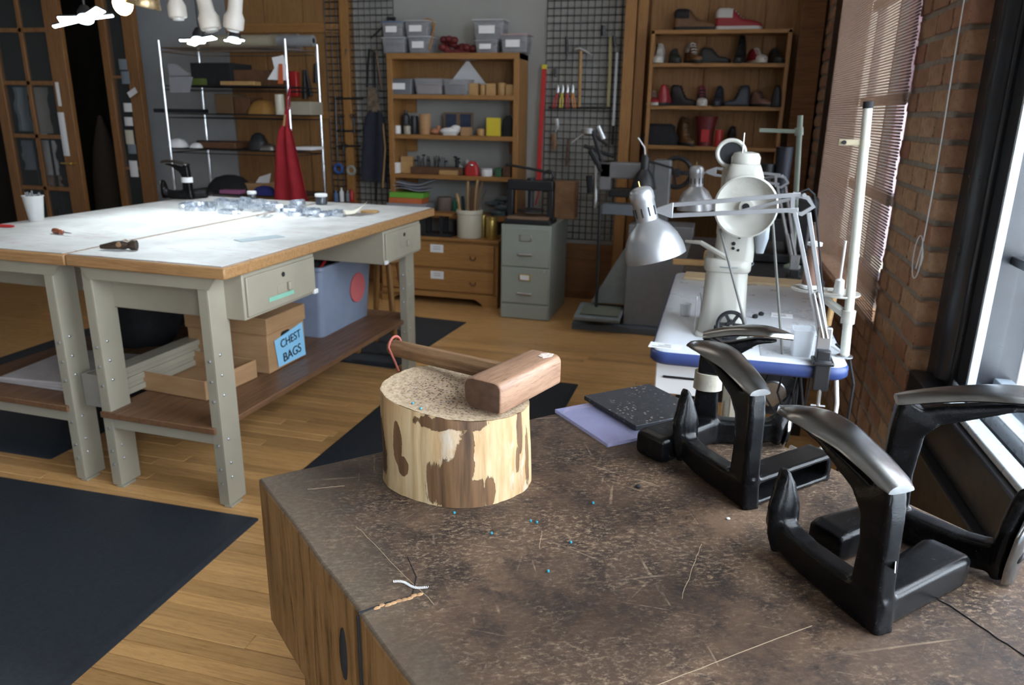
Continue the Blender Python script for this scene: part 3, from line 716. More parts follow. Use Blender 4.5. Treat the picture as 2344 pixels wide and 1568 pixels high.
p0, p1 = W(900, 1331, Z=ZT+.0022), W(978, 1346, Z=ZT+.0022); hx = []
for i in range(140):
    t = i/139; q = p0.lerp(p1, t); hx.append((q.x+.0012*cos(i*1.1), q.y+.0018*sin(i*1.1)+.004*sin(t*7), q.z+.0008*sin(i*1.1)))
tag(obj('thread_scrap', MB().tube(hx, .0004, 5), m_paper), 'curly scrap of white thread lying on the block', 'thread')
tag(obj('wax_crumb', MB().ball((0, 0, 0), (.004, .003, .0025), 7, 5), m_paper, None, W(1667, 1187, Z=ZT+.002)), 'white crumb near the open box arm shoe last', 'crumb')
tag(obj('rubber_crumb', MB().ball((0, 0, 0), (.006, .005, .004), 8, 5), m_rubber, None, W(1461, 1113, Z=ZT+.003)), 'small black rubber crumb left of the shoe lasts', 'crumb')
# wooden handle standing in the gap by the window
sh_ = thing('punch_tool', 'round wooden tool handle standing by the window ledge', 'tool', wp(4.0, -.10, .30), (R(12), 0, R(-40)))
obj('handle', MB().lathe([(.016, 0), (.018, .02), (.0175, .30), (.019, .40), (.018, .415), (.014, .419)], 16), wood('old tool handle', (.17, .10, .06), (.11, .06, .035), 'z'), sh_)
obj('ferrule', MB().lathe([(.012, -.05), (.0155, -.04), (.0175, 0), (.0175, .03)], 14), m_iron, sh_)
dl = thing('iron_ladle', 'dark iron ladle hanging below the window ledge', 'ladle', wp(3.86, -.10, .56))
obj('bowl', MB().lathe([(.004, -.03), (.03, -.024), (.05, -.006), (.055, .01), (.051, .012), (.046, -.004), (.026, -.02), (.004, -.026)], 22, RY(R(-75))), m_iron, dl)
obj('handle', MB().tube([(0, .05, 0), (.02, .16, -.02), (.03, .26, -.06)], .006, 8), m_iron, dl)
# ================================================================ the two steel workbenches
WR = R(-1.9); WO_ = V((-1.64, 2.243, 0)); ZW = .97
def wl(x, y, z=0): return (T(*WO_) @ RZ(WR)) @ V((x, y, z))
m_edge = wood('maple worktop edge', (.36, .20, .085), (.25, .125, .045), 'x', sc=5, rough=.45)
m_shelf = wood('stained shelf board', (.17, .085, .042), (.11, .052, .026), 'y', sc=4, rough=.42)
def cover_mat():
    mt, nt, bs = nodes('stained white cutting cover'); v = coord(nt); n1 = noise(nt, v, 5, 7, .65); n2 = noise(nt, coord(nt, (1, 7, 1)), 7, 6, .7); n3 = noise(nt, coord(nt, (6, 1, 1)), 8, 6, .7)
    c = ramp(nt, n1, [(.3, (.40, .39, .375)), (.6, (.55, .55, .54))])
    c = mixc(nt, ramp(nt, n2, [(.56, 0.0), (.68, .7)]), c, (.36, .16, .17)); c = mixc(nt, ramp(nt, n3, [(.62, 0.0), (.72, .6)]), c, (.30, .26, .22))
    nt.links.new(c, bs.inputs['Base Color']); bs.inputs['Roughness'].default_value = .5; return mt
m_cover = cover_mat()
m_bolt = mat('zinc bolt', (.5, .52, .55), rough=.3, metal=.9)
def leg_mb(x, y, h, d=.105, w=.045, flip=1):
    b = MB(); e = .005
    b.b2(x-e, x, y, y+d, .006, h)
    b.b2(x-w, x-e, y, y+e, .006, h); b.b2(x-w, x-e, y+d-e, y+d, .006, h)
    b.b2(x-w*.5, x+.012, y-.004, y+d*.62, 0, .008)
    return b
def workbench(label, x0, x1, ylen, beam):
    t = thing('workbench', label, 'workbench', WO_, WR)
    obj('worktop', MB().b2(x0, x1, 0, ylen, ZW-.047, ZW-.004), m_edge, t, bev=.006)
    obj('cutting_cover', MB().b2(x0+.004, x1-.018, .012, ylen-.012, ZW-.0035, ZW), m_cover, t, bev=.001)
    zt = ZW-.048
    pr = [(x0+.03, zt), (x0+.03+.035, zt-.048), (x1-.06-.035, zt-.048), (x1-.06, zt)]
    obj('top_rail', MB().loft([[(x, .028, z) for x, z in pr], [(x, .033, z) for x, z in pr]]), m_taupe, t)
    obj('top_rail', MB().loft([[(x, ylen-.05, z) for x, z in pr], [(x, ylen-.045, z) for x, z in pr]]), m_taupe, t)
    for lx in (x0+.075, x1-.105):
        for ly in (.034, ylen-.18):
            g = obj('leg', leg_mb(lx, ly, zt), m_taupe, t, bev=.0015)
            bo = MB()
            for z in (.10, .16, .26, .44, .52, .60):
                bo.lathe([(.0055, 0), (.0055, .004), (.003, .006)], 8, T(lx-.022, ly, z) @ RX(pi/2)); bo.lathe([(.0055, 0), (.0055, .004), (.003, .006)], 8, T(lx, ly+.03, z+.02) @ RY(pi/2))
            obj('bolts', bo, m_bolt, g, kind='stuff')
    obj('shelf', MB().b2(x0+.03, x1-.13, .022, ylen-.02, .308, .333), m_shelf, t, bev=.003)
    for ly in (.036, ylen-.15): obj('shelf_bar', MB().b2(x0+.075, x1-.15, ly, ly+.03, .262, .306), m_taupe, t, bev=.002)
    if beam:
        b = MB()
        for z in (.36, .405, .45): b.b2(x0-.055, x0+.03, .07, ylen-.2, z-.013, z+.013)
        b.b2(x0-.045, x0+.02, .075, ylen-.205, .352, .46)
        bm_ = obj('ribbed_beam', b, m_taupe, t, bev=.003)
        obj('bracket', MB().b2(x0-.06, x0-.05, .05, .12, .34, .475).b2(x0-.06, x0+.03, .045, .055, .34, .475), mat('galvanised bracket', (.4, .38, .33), rough=.4, metal=.5), bm_, bev=.002)
    return t
wa = workbench('beige steel workbench nearest the log stump, with a wood edged top and drawers', -.70, 0, 1.89, True)
wb_ = workbench('beige steel workbench at the left edge, pushed against the one with the boxes', -1.58, -.706, 1.86, False)
m_wood_s = mat('green masking tape', (.22, .48, .36), rough=.7)
def bench_drawer(t, x1, y0, y1, z0, z1, depth, tape=False, side=1):
    d = obj('drawer', MB().b2(x1-depth, x1-.004, y0, y1, z0, z1), m_taupe, t, bev=.004)
    obj('drawer_front', MB().b2(x1-.004, x1+.006, y0+.012, y1-.012, z0+.012, z1-.014), m_taupe, d, bev=.003)
    ym = (y0+y1)/2; zm = (z0+z1)/2
    obj('lock', MB().lathe([(.010, 0), (.010, .003), (.004, .004)], 12, T(x1+.006, ym, z1-.045) @ RY(pi/2)), m_blk, d)
    obj('label_holder', MB().b2(x1+.006, x1+.009, ym-.045, ym+.02, zm-.028, zm+.010), m_taupe, d, bev=.002)
    obj('finger_pull', MB().b2(x1+.006, x1+.020, ym+.022, ym+.045, zm-.026, zm+.008), m_taupe, d, bev=.004)
    if tape: obj('tape_strip', MB().box((x1+.0075, ym-.02, z0+.048), (.001, .17, .017), rot=(R(-1), 0, 0)), m_wood_s, d)
    obj('corner_scuff', MB().box((x1+.003, y1-.012 if tape else y0+.01, z0+.012), (.014, .03, .02)), m_paper, d, bev=.003)
bench_drawer(wa, -.02, .125, .615, .742, .918, .68, True)
bench_drawer(wa, -.01, 1.255, 1.705, .748, .918, .67)
bench_drawer(wb_, -.95, .30, .75, .742, .918, .6)
# things on the lower shelf
m_cardd = mat('dark cardboard inside', (.33, .185, .085), rough=.85)
def open_box(name, label, cat, c, d, wall, mt, rz=0, loc=None, lid=None, bot=None):
    t = thing(name, label, cat, c, rz); x, y, z = d
    b = MB().b2(-x/2, x/2, -y/2, y/2, 0, wall)
    for s in (-1, 1):
        b.b2(s*x/2, s*(x/2-wall), -y/2, y/2, 0, z); b.b2(-x/2+wall, x/2-wall, s*y/2, s*(y/2-wall), 0, z)
    obj('walls', b, mt, t, bev=min(.002, wall*.3)); return t
tr = open_box('cardboard_tray', 'shallow open cardboard box lid lying on the shelf in front of the lidded box', 'lid', wl(-.56, .43, .334), (.45, .32, .085), .005, m_card, WR+R(-4))
bx_ = thing('storage_box', 'lidded cardboard storage box with a blue paper sign under the drawer', 'box', wl(-.515, .785, .334), WR)
obj('body', MB().b2(-.215, .215, -.152, .152, 0, .235), m_card, bx_, bev=.003)
obj('lid', MB().b2(-.222, .222, -.159, .159, .185, .262), m_card, bx_, bev=.003)
obj('hand_hole', MB().tube([(.2155, -.03, .155), (.2165, -.03, .155)], .016, 12).tube([(.2155, .012, .155), (.2165, .012, .155)], .016, 12).b2(.2155, .2165, -.03, .012, .139, .171), m_blk, bx_)
sg = obj('paper_sign', MB().loft([[(.219, -.105+.0, .145), (.2225, .125, .178), (.226, .135, .010), (.219, -.085, -.0+.012)], [(.2194, -.105, .145), (.2229, .125, .178), (.2264, .135, .010), (.2194, -.085, .012)]]), mat('light blue paper', (.26, .56, .80), (.24, .53, .77), .8), bx_, label='light blue hand lettered paper sign', smooth=False)
m_ink = mat('black marker ink', (.015, .015, .018), rough=.6)
BT = frame((.2262, .018, .122), (.015, 1, .09), (1, -.015, 0))
text('lettering', 'CHEST', .056, m_ink, sg, BT, .0003)
text('lettering', 'BAGS', .062, m_ink, sg, frame((.2268, .022, .052), (.015, 1, .09), (1, -.015, 0)), .0003)
tt = thing('plastic_tote', 'translucent blue grey plastic tote full of dark bags on the bench shelf', 'tote', wl(-.56, 1.485, .334), WR)
b = MB()
def ringr(hx, hy, z, r, n=5):
    q = []
    for (sx, sy, a0) in ((1, 1, 0), (-1, 1, 90), (-1, -1, 180), (1, -1, 270)):
        for k in range(n): a = R(a0+k*90/(n-1)); q.append((sx*(hx-r)+r*cos(a), sy*(hy-r)+r*sin(a), z))
    return q
b.loft([ringr(.185, .265, 0, .03), ringr(.21, .285, .36, .03), ringr(.222, .297, .365, .03), ringr(.222, .297, .385, .03), ringr(.206, .281, .385, .03), ringr(.181, .261, .006, .03)])
obj('tub', b, clear('frosted blue tote', (.33, .39, .52), .66, .35), tt)
fb = MB()
for i in range(9): fb.ball((rnd.uniform(-.12, .12), rnd.uniform(-.2, .2), .25+rnd.uniform(0, .10)), (.075, .085, .055), 9, 6)
fb.b2(-.17, .17, -.24, .24, .01, .22)
obj('bag_pile', fb, m_blk, tt, kind='stuff')
obj('red_disc', MB().lathe([(.085, 0), (.085, .004)], 26, T(.2015, .11, .20) @ RY(pi/2+.03)), mat('faded red print', (.55, .12, .12), rough=.8), tt, label='red round print showing through the wall')
obj('red_handle', MB().tube([(.16, -.21, .36), (.17, -.12, .43), (.17, .0, .435), (.16, .08, .37)], .007, 6), m_redp, tt)
# flat boards on the other bench's shelf, dark bags behind it
for i in range(3):
    tag(obj('laminate_board', MB().box((0, 0, .006), (.5-.02*i, .42, .011)), mat('grey laminate', (.45, .42, .42), (.38, .35, .35), .5), None, wl(-1.12+.01*i, .36, .334+.012*i), WR+R(3*i), bev=.001), ('lowest', 'middle', 'topmost')[i]+' of the grey boards stacked on the left bench shelf', 'board', 'boards on the left bench shelf')
for i, (x, y, s) in enumerate(((-1.22, .86, .22), (-1.18, 1.36, .21))):
    g = MB(); rg = []
    for k in range(11):
        z = k/10; rr_ = s*(.55+.55*sin(pi*min(1, z*.9+.1)))*(1 if k < 10 else .35)
        rg.append([(rr_*cos(2*pi*j/16)*(1+.12*sin(3*j+k)), rr_*.8*sin(2*pi*j/16)*(1+.1*cos(2*j+k)), z*.42) for j in range(16)])
    g.loft(rg); tag(obj('black_bag', g, m_blk, None, wl(x, y, .334), .4*i), ('black cloth bag slumped on the left bench shelf, nearer one', 'black cloth bag slumped on the left bench shelf, farther one')[i], 'bag', 'black bags on the shelf')
# things on the worktops
cu = thing('plastic_cup', 'clear plastic cup of sharp tools at the left end of the white worktop', 'cup', wl(-1.52, .62, ZW))
obj('cup_wall', MB().lathe([(.032, 0), (.045, .115), (.048, .116), (.048, .12), (.044, .12), (.031, .003)], 20), clear('cloudy cup plastic', (.62, .62, .60), .6, .3), cu)
cf = MB()
for i in range(10): a = rnd.random()*6; cf.tube([(.012*cos(a), .012*sin(a), .006), (.03*cos(a), .03*sin(a), .10+.04*rnd.random())], .004, 6)
obj('tool_shafts', cf, mat('grey tool steel', (.25, .25, .26), rough=.4, metal=.5), cu, kind='stuff')
aw = thing('awl', 'small awl with a turned brown handle lying on the white worktop', 'awl', wl(-1.08, .345, ZW+.012), R(-16))
obj('handle', MB().lathe([(.006, -.06), (.011, -.052), (.0125, -.03), (.008, -.008), (.011, .008), (.006, .016)], 14, RY(pi/2)), mat('reddish turned wood', (.26, .07, .03), rough=.4), aw)
obj('blade', MB().lathe([(.003, .014), (.003, .06), (.0008, .085)], 8, RY(pi/2)), m_steel, aw)
hm = thing('hammer_head', 'dark cobbler hammer head lying on its side near the front worktop edge', 'hammer', wl(-.575, .145, ZW+.018), R(20))
obj('head', MB().tube([(-.075, 0, -.006), (-.05, 0, -.004), (-.02, 0, 0), (.01, 0, .002), (.03, 0, 0), (.045, 0, 0), (.06, 0, 0)], [.008, .012, .016, .017, .013, .021, .020], 12), mat('browned hammer steel', (.07, .045, .03), (.04, .028, .02), .5, .5), hm)
obj('eye_stub', MB().tube([(0, -.02, .004), (0, .05, .006)], .010, 8), m_hand, hm)
tag(obj('red_marker', MB().tube([(-.05, 0, 0), (.03, .01, 0), (.05, .012, 0)], [.007, .007, .004], 8), m_redp, None, wl(-1.47, .40, ZW+.007)), 'red marker at the far left of the white worktop', 'marker')
for i, (x, y, s, nm) in enumerate(((-1.085, 1.70, 1, 'small dark jar with a white lid by the bare post of the shelf'), (-.652, 1.75, 1.35, 'wider dark jar with a white lid at the right of the tool pile'))):
    j = thing('glue_jar', nm, 'jar', wl(x, y, ZW), 0, 'lidded jars')
    obj('glass', MB().lathe([(.022*s, 0), (.025*s, .004), (.025*s, .042), (.021*s, .05)], 18), mat('dark jar glass', (.05, .055, .065), rough=.15), j)
    obj('lid', MB().lathe([(.026*s, .046), (.027*s, .049), (.027*s, .060), (.024*s, .063)], 18), m_paper, j)
sl = open_box('sample_sheet', 'curled sheet of white leather at the right end of the tool pile', 'sheet', wl(-.30, 1.44, ZW), (.01, .01, .001), .0004, m_paper)
bpy.data.objects.remove(sl.children[0])
rg = []
for i in range(9):
    x = -.075+.15*i/8; z = .003+.05*max(0, (i-3)/5)**1.6
    rg.append([(x, -.05-.004*i, z*.3), (x, .06, z+.006), (x, .06, z+.008), (x, -.05-.004*i, z*.3+.002)])
obj('curled_sheet', MB().loft(rg), mat('cream leather', (.70, .64, .54), rough=.7), sl)
tag(obj('wood_disc', MB().lathe([(.05, 0), (.052, .004), (.05, .008)], 24), m_tan, None, wl(-.24, 1.55, ZW)), 'thin round wooden disc beside the curled white leather', 'disc')
# the long heap of steel cutting dies: each die an object
m_die = mat('shiny die steel', (.72, .76, .82), (.45, .48, .54), .28, .8, sc=60)
dies = []
for k in range(4):
    b = MB(); n = 18; q = random.Random(k)
    rx, ry = (.06, .035) if k % 2 else (.045, .045)
    pts = [(rx*cos(2*pi*i/n)*(1+.15*sin(2*pi*i/n*(2+k))), ry*sin(2*pi*i/n)*(1+.1*cos(2*pi*i/n*3)), 0) for i in range(n)]
    b.loft([[(x, y, 0) for x, y, _ in pts], [(x, y, .018) for x, y, _ in pts], [(x*.93, y*.93, .018) for x, y, _ in pts], [(x*.93, y*.93, 0) for x, y, _ in pts], [(x, y, 0) for x, y, _ in pts]], caps=False)
    if k != 2: b.b2(-rx*.9, rx*.9, -.002, .002, 0, .016)
    dies.append(b)
dm = None; tops = []
nd = 46
for i in range(nd):
    t = i/(nd-1); x = -1.27+.93*t+rnd.uniform(-.02, .02); y = 1.36+rnd.uniform(-.16, .13)*(.5+.7*sin(pi*t))+.02*sin(6*t)
    lay = rnd.choice((0, 0, 1, 1, 2)) if .1 < t < .95 else 0
    k = i % 4
    if i < 4: o = obj('cutting_die', dies[k], m_die); tops.append(o)
    else: o = tops[k].copy(); COL.objects.link(o)
    o.location = wl(x, y, ZW+.0005+.018*lay); o.rotation_euler = (rnd.uniform(-.12, .12)*(lay > 0), rnd.uniform(-.12, .12)*(lay > 0), rnd.random()*6.28)
    tag(o, ('round barred', 'oval barred', 'open round', 'wavy oval')[k]+' steel cutting die, '+('first', 'second', 'third', 'fourth', 'fifth', 'sixth', 'seventh', 'eighth', 'ninth', 'tenth', 'eleventh', 'twelfth')[i//4]+' of its shape from the left of the heap', 'die', 'heap of steel cutting dies')
tag(obj('grey_ruler', MB().b2(-.1, .1, -.035, .035, 0, .002), mat('blue grey card', (.30, .36, .40), rough=.6), None, wl(-.25, .57, ZW+.0004), R(62)), 'blue grey card lying flat near the right worktop edge', 'card')
# another last standing on the far left of the benches
l5 = shoe_last('grey shoe last with a taped post at the far end of the white worktop', (*wl(-1.50, 1.66)[:2], ZW), (-1, .05), .20, (-.95, -.3), .15, (.3, .95), .12, hp=.20, wA=.9, tipB=.08, polB=True)
obj('tape_wrap', MB().tube([(0, 0, .10), (0, 0, .13)], .036, 12, flat=.8), m_paper, l5, label='white tape wrap')
# wooden stool leg and seat seen beyond the bench
so = thing('wooden_stool', 'plain pine stool standing behind the beige workbench', 'stool', (-2.02, 4.36, 0))
obj('seat', MB().lathe([(.15, .60), (.16, .605), (.16, .63), (.15, .635)], 24), m_pine, so)
for a in (45, 135, 225, 315): obj('leg', MB().tube([(.19*cos(R(a)), .19*sin(R(a)), 0), (.10*cos(R(a)), .10*sin(R(a)), .605)], .019, 8), m_pinez, so)
for z in (.22, .36): obj('rung', MB().tube([(.15*cos(R(45)), .15*sin(R(45)), z), (.15*cos(R(135)), .15*sin(R(135)), z)], .01, 6), m_pinez, so)
# ---------------------------------------------------------------- floor mats
m_mat = mat('charcoal floor mat', (.021, .027, .036), (.014, .019, .026), .6, sc=70, bp=.25)
for (x0, x1, y0, y1, rz, lb) in ((-3.9, -1.575, .75, 2.224, R(.6), 'wide black floor mat in front of the beige workbench'), (-1.64, -.69, 2.45, 4.085, R(0), 'dark grey floor mat between the log stump and the workbench'), (-2.75, -1.77, 4.05, 5.2, R(-4), 'black floor mat behind the workbench, near the wooden drawers'), (-4.2, -2.75, 2.42, 4.4, 0, 'black floor mat under the left workbench')):
    c = V(((x0+x1)/2, (y0+y1)/2, 0)); hx, hy = (x1-x0)/2, (y1-y0)/2
    mm = MB().loft([ringr(hx, hy, 0, .012), ringr(hx, hy, .003, .012), ringr(hx-.018, hy-.018, .0095, .012)])
    tag(obj('floor_mat', mm, m_mat, None, c, rz, ang=20), lb, 'mat')
# ================================================================ white sewing table, post machine, lamp, thread stand
ZS = .8
def qz(px, py, Y): return W(px, py, Y=Y)
m_sewtop = mat('white laminate top', (.56, .58, .62), (.535, .555, .595), .3, sc=4)
m_bluerim = mat('blue table rim', (.035, .062, .20), (.03, .052, .17), .4)
m_mach = mat('ivory machine enamel', (.47, .46, .415), (.44, .43, .385), .25, sc=3)
SX0, SX1, SY0, SY1 = -.168, .418, 2.285, 3.57
tx, ty = (SX0+SX1)/2, (SY0+SY1)/2
sw = thing('sewing_table', 'white topped sewing table with a rounded blue rim on a cream steel stand', 'table', (tx, ty, 0))
hx, hy = (SX1-SX0)/2, (SY1-SY0)/2
obj('rim', MB().loft([ringr(hx-.008, hy-.008, ZS-.045, .05, 8), ringr(hx, hy, ZS-.036, .055, 8), ringr(hx, hy, ZS-.012, .055, 8), ringr(hx-.007, hy-.007, ZS-.003, .05, 8)]), m_bluerim, sw, ang=60)
obj('top', MB().loft([ringr(hx-.006, hy-.006, ZS-.004, .05, 8), ringr(hx-.009, hy-.009, ZS, .05, 8)]), m_sewtop, sw, ang=60)
m_frame2 = mat('cream steel stand', (.55, .53, .45), rough=.4)
for y in (-hy+.22, hy-.22):
    obj('leg', MB().b2(-.03, .03, y-.025, y+.025, .06, ZS-.085), m_frame2, sw, bev=.004)
    obj('foot', MB().b2(-.25, .25, y-.03, y+.03, .0, .06), m_frame2, sw, bev=.006)
    obj('top_bracket', MB().b2(-.20, .22, y-.025, y+.025, ZS-.085, ZS-.046), m_frame2, sw, bev=.004)
obj('crossbar', MB().b2(-.02, .02, -hy+.2, hy-.2, .22, .28), m_frame2, sw, bev=.004)
dw = obj('drawer', MB().b2(-hx+.02, -hx+.17, -hy+.06, -hy+.42, ZS-.16, ZS-.047), m_paper, sw, bev=.004)
obj('drawer_slot', MB().b2(-hx+.045, -hx+.145, -hy+.056, -hy+.061, ZS-.105, ZS-.098), m_blk, dw)
mo = obj('motor', MB().lathe([(.03, -.1), (.07, -.095), (.07, .06), (.05, .075), (.05, .09), (.085, .092), (.085, .11), (.02, .112)], 22, T(.12, -hy+.52, .56) @ RX(pi/2)), m_iron, sw)
obj('belt_pulley', MB().lathe([(.045, .11), (.045, .118), (.035, .124), (.045, .13), (.045, .138)], 20, T(.12, -hy+.52, .56) @ RX(pi/2)), m_steel, mo)
cb = MB()
for k in range(5): cb.tube([(.06+.04*k, -hy+.25, ZS-.05), (.02+.05*k, -hy+.2+.02*k, .62), (.1+.03*k, -hy+.3, .52), (.2, -hy+.4, .58+.02*k)], .004, 6)
obj('motor_wiring', cb, m_blk, sw)
obj('seam', MB().b2(-.05, hx-.01, -.32, -.312, ZS, ZS+.0006), m_gb, sw)
obj('inset_plate', MB().b2(.04, .20, -.60, -.36, ZS, ZS+.0012), m_sewtop, sw, bev=.0005)
# papers and bits lying on the table
for i, (px, py, w, h, lb) in enumerate(((1523, 792, .10, .06, 'white paper label at the front left corner of the sewing table'), (1790, 722, .075, .06, 'white paper label with print in the middle of the sewing table'))):
    t = thing('paper_label', lb, 'label', W(px, py, Z=ZS+.0005), R(-4))
    obj('sheet', MB().box((0, 0, .0004), (w, h, .0008)), m_paper, t, smooth=False)
    q = MB()
    for k in range(3): q.box((-w*.1+.008*k, -h*.25+k*h*.22, .001), (w*.6-.02*k, .003, .0004))
    obj('printed_lines', q, m_ink, t, kind='stuff')
tag(obj('plywood_board', MB().box((0, 0, .006), (.52, .13, .012)), mat('pale birch board', (.48, .36, .22), (.42, .30, .17), .6, st=(1, 8, 1)), None, (.14, 3.46, ZS), R(-2), bev=.001), 'pale plywood board lying across the far end of the sewing table', 'board')
gl = thing('glass_cup', 'small clear glass cup on the left side of the sewing table', 'cup', W(1568, 722, Z=ZS))
obj('wall', MB().lathe([(.018, 0), (.021, .045), (.019, .045), (.016, .003)], 18), clear('clear cup glass', (.8, .82, .85), .35, .05), gl)
ct = thing('plastic_tray', 'tall translucent plastic container near the lamp clamp', 'container', W(1832, 812, Z=ZS))
obj('walls', MB().loft([ringr(.028, .03, 0, .008), ringr(.034, .036, .085, .008), ringr(.031, .033, .085, .008), ringr(.026, .028, .003, .008)]), clear('frosted container plastic', (.75, .8, .85), .42, .3), ct)
# black knobs / oil cups
for i, (px, py) in enumerate(((1742, 722), (1728, 728), (1752, 765), (1738, 768))):
    tag(obj('thumb_screw', MB().lathe([(.008, 0), (.010, .004), (.010, .01), (.004, .014)], 12), m_blk, None, W(px, py, Z=ZS)), ('right', 'left')[i % 2]+' black thumb screw of the '+('farther', 'nearer')[i//2]+' pair on the sewing table top', 'screw', 'thumb screws on the sewing table')
# ---- post bed machine
MX, MY = .045, 2.60
ma = thing('post_sewing_machine', 'ivory post bed sewing machine seen from its handwheel end', 'sewing machine', (MX, MY, ZS))
obj('base_flange', MB().loft([ringr(.085, .12, 0, .02), ringr(.083, .118, .012, .02)]), m_mach, ma, bev=.003)
col = MB().loft([ringr(.078, .105, .010, .035), ringr(.073, .10, .05, .035), ringr(.068, .095, .17, .035), ringr(.066, .092, .225, .035)])
obj('post_column', col, m_mach, ma, ang=60)
obj('collar', MB().loft([ringr(.070, .096, .215, .035), ringr(.074, .10, .222, .037), ringr(.074, .10, .250, .037), ringr(.068, .094, .258, .035)]), m_mach, ma, ang=60)
hd_ = MB().loft([[(x+.016, y, z) for x, y, z in ringr(.062, .088, .25, .03)], [(x+.022, y, z) for x, y, z in ringr(.060, .085, .40, .03)], [(x+.026, y, z) for x, y, z in ringr(.058, .082, .52, .03)], [(x+.026, y, z) for x, y, z in ringr(.045, .065, .555, .03)]])
obj('upper_column', hd_, m_mach, ma, ang=60)
obj('machine_arm', MB().loft([[(x, .06, z) for x, z in [(-.03, .40), (.085, .40), (.085, .50), (.06, .54), (-.005, .54), (-.03, .50)]], [(x, .30, z) for x, z in [(-.03, .42), (.085, .42), (.085, .5), (.06, .53), (-.005, .53), (-.03, .5)]], [(x, .42, z) for x, z in [(-.045, .26), (.095, .26), (.095, .5), (.07, .545), (-.015, .545), (-.045, .5)]], [(x, .50, z) for x, z in [(-.045, .26), (.095, .26), (.095, .5), (.07, .545), (-.015, .545), (-.045, .5)]]]), m_mach, ma, bev=.008)
HWc = V((.035, -.135, .435))
obj('handwheel', MB().lathe([(.012, -.02), (.085, -.02), (.094, -.012), (.0955, .022), (.090, .026), (.086, .016), (.07, .004), (.03, .0), (.022, .004), (.021, .018), (.010, .020)], 36, T(*HWc) @ RX(pi/2)), m_mach, ma, ang=50)
obj('hub_bore', MB().lathe([(.011, .016), (.011, .0215)], 16, T(*HWc) @ RX(pi/2)), m_blk, ma)
obj('oil_cap', MB().lathe([(.030, .55), (.045, .553), (.046, .575), (.038, .588), (.02, .592)], 18, T(.025, .0, 0)), m_mach, ma)
obj('thread_post', MB().tube([(.012, -.02, .585), (.012, -.02, .65)], .0022, 6), m_steel, ma)
gp = obj('tension_guard', MB().torus((0, 0, 0), .043, .007, 24, 8, T(-.022, .02, .585) @ RX(pi/2) @ Mx.Diagonal((1, .95, 1, 1))), m_mach, ma)
obj('guard_plate', MB().lathe([(.040, -.002), (.040, .002)], 20, T(-.022, .024, .585) @ RX(pi/2)), m_black, gp)
obj('side_lever', MB().tube([(.0, -.088, .26), (-.09, -.07, .305), (-.14, -.03, .30)], [.010, .008, .005], 8), m_mach, ma)
obj('side_casting', MB().loft([ringr(.012, .05, .28, .01), ringr(.022, .07, .33, .015), ringr(.022, .07, .40, .015), ringr(.01, .05, .43, .01)], m=T(.095, -.02, 0)), mat('blue grey casting', (.36, .40, .44), rough=.4), ma, ang=60)
sc_ = MB()
for (x, z, r) in ((-.028, .365, .004), (.012, .31, .006), (.028, .33, .004), (.012, .295, .005), (.028, .29, .004), (.06, .345, .007)): sc_.lathe([(r, 0), (r, .004), (r*.6, .005)], 10, T(x, -.0865, z) @ RX(pi/2))
obj('screw_heads', sc_, m_blk, ma)
# belt: two strands running down through the table
bl = MB()
for (x, a, b) in ((-.035, (-.035, -.128, .36), (.095, -.20, .0)), (.12, (.118, -.128, .40), (.185, -.235, .0))): bl.tube([a, b], .0045, 6)
obj('drive_belt', bl, mat('grey drive belt', (.14, .14, .13), rough=.6), ma)
# bobbin winder wheel on its bracket
bw = thing('bobbin_winder', 'black bobbin winder with a spoked wheel at the foot of the sewing machine', 'winder', W(1660, 785, Z=ZS))
wb2 = MB(); wc = T(.012, 0, .062) @ RX(pi/2)
wb2.torus((0, 0, 0), .041, .0065, 30, 8, wc); wb2.lathe([(.014, -.012), (.014, .012)], 16, wc)
for k in range(6): wb2.box((.025*cos(k*pi/3), .025*sin(k*pi/3), 0), (.036, .010, .006), wc, (0, 0, k*pi/3))
obj('spoked_wheel', wb2, m_iron, bw)
obj('bracket', MB().b2(-.045, .035, .012, .05, 0, .012).b2(-.04, -.012, .01, .03, 0, .05).box((-.005, .02, .035), (.05, .015, .014), rot=(0, R(-20), 0)), m_iron, bw, bev=.003)
obj('spindle', MB().tube([(.012, -.02, .062), (.012, .06, .062)], .005, 8), m_steel, bw)
# wire thread guide standing on the table
tag(obj('wire_guide', MB().tube([(0, 0, 0), (0, 0, .13), (.01, .01, .14), (.015, .05, .10), (.015, .05, .0)], .0016, 6).tube([(0, 0, .002), (.05, 0, .002)], .0016, 6), m_steel, None, W(1588, 765, Z=ZS)), 'thin bent wire thread guide left of the sewing machine', 'wire guide')
# machine seam cord round the column
obj('wrapped_cord', MB().torus((0, 0, 0), .083, .0015, 28, 6, T(.004, 0, .235) @ Mx.Diagonal((.95, 1.28, 1, 1))), m_gb, ma)
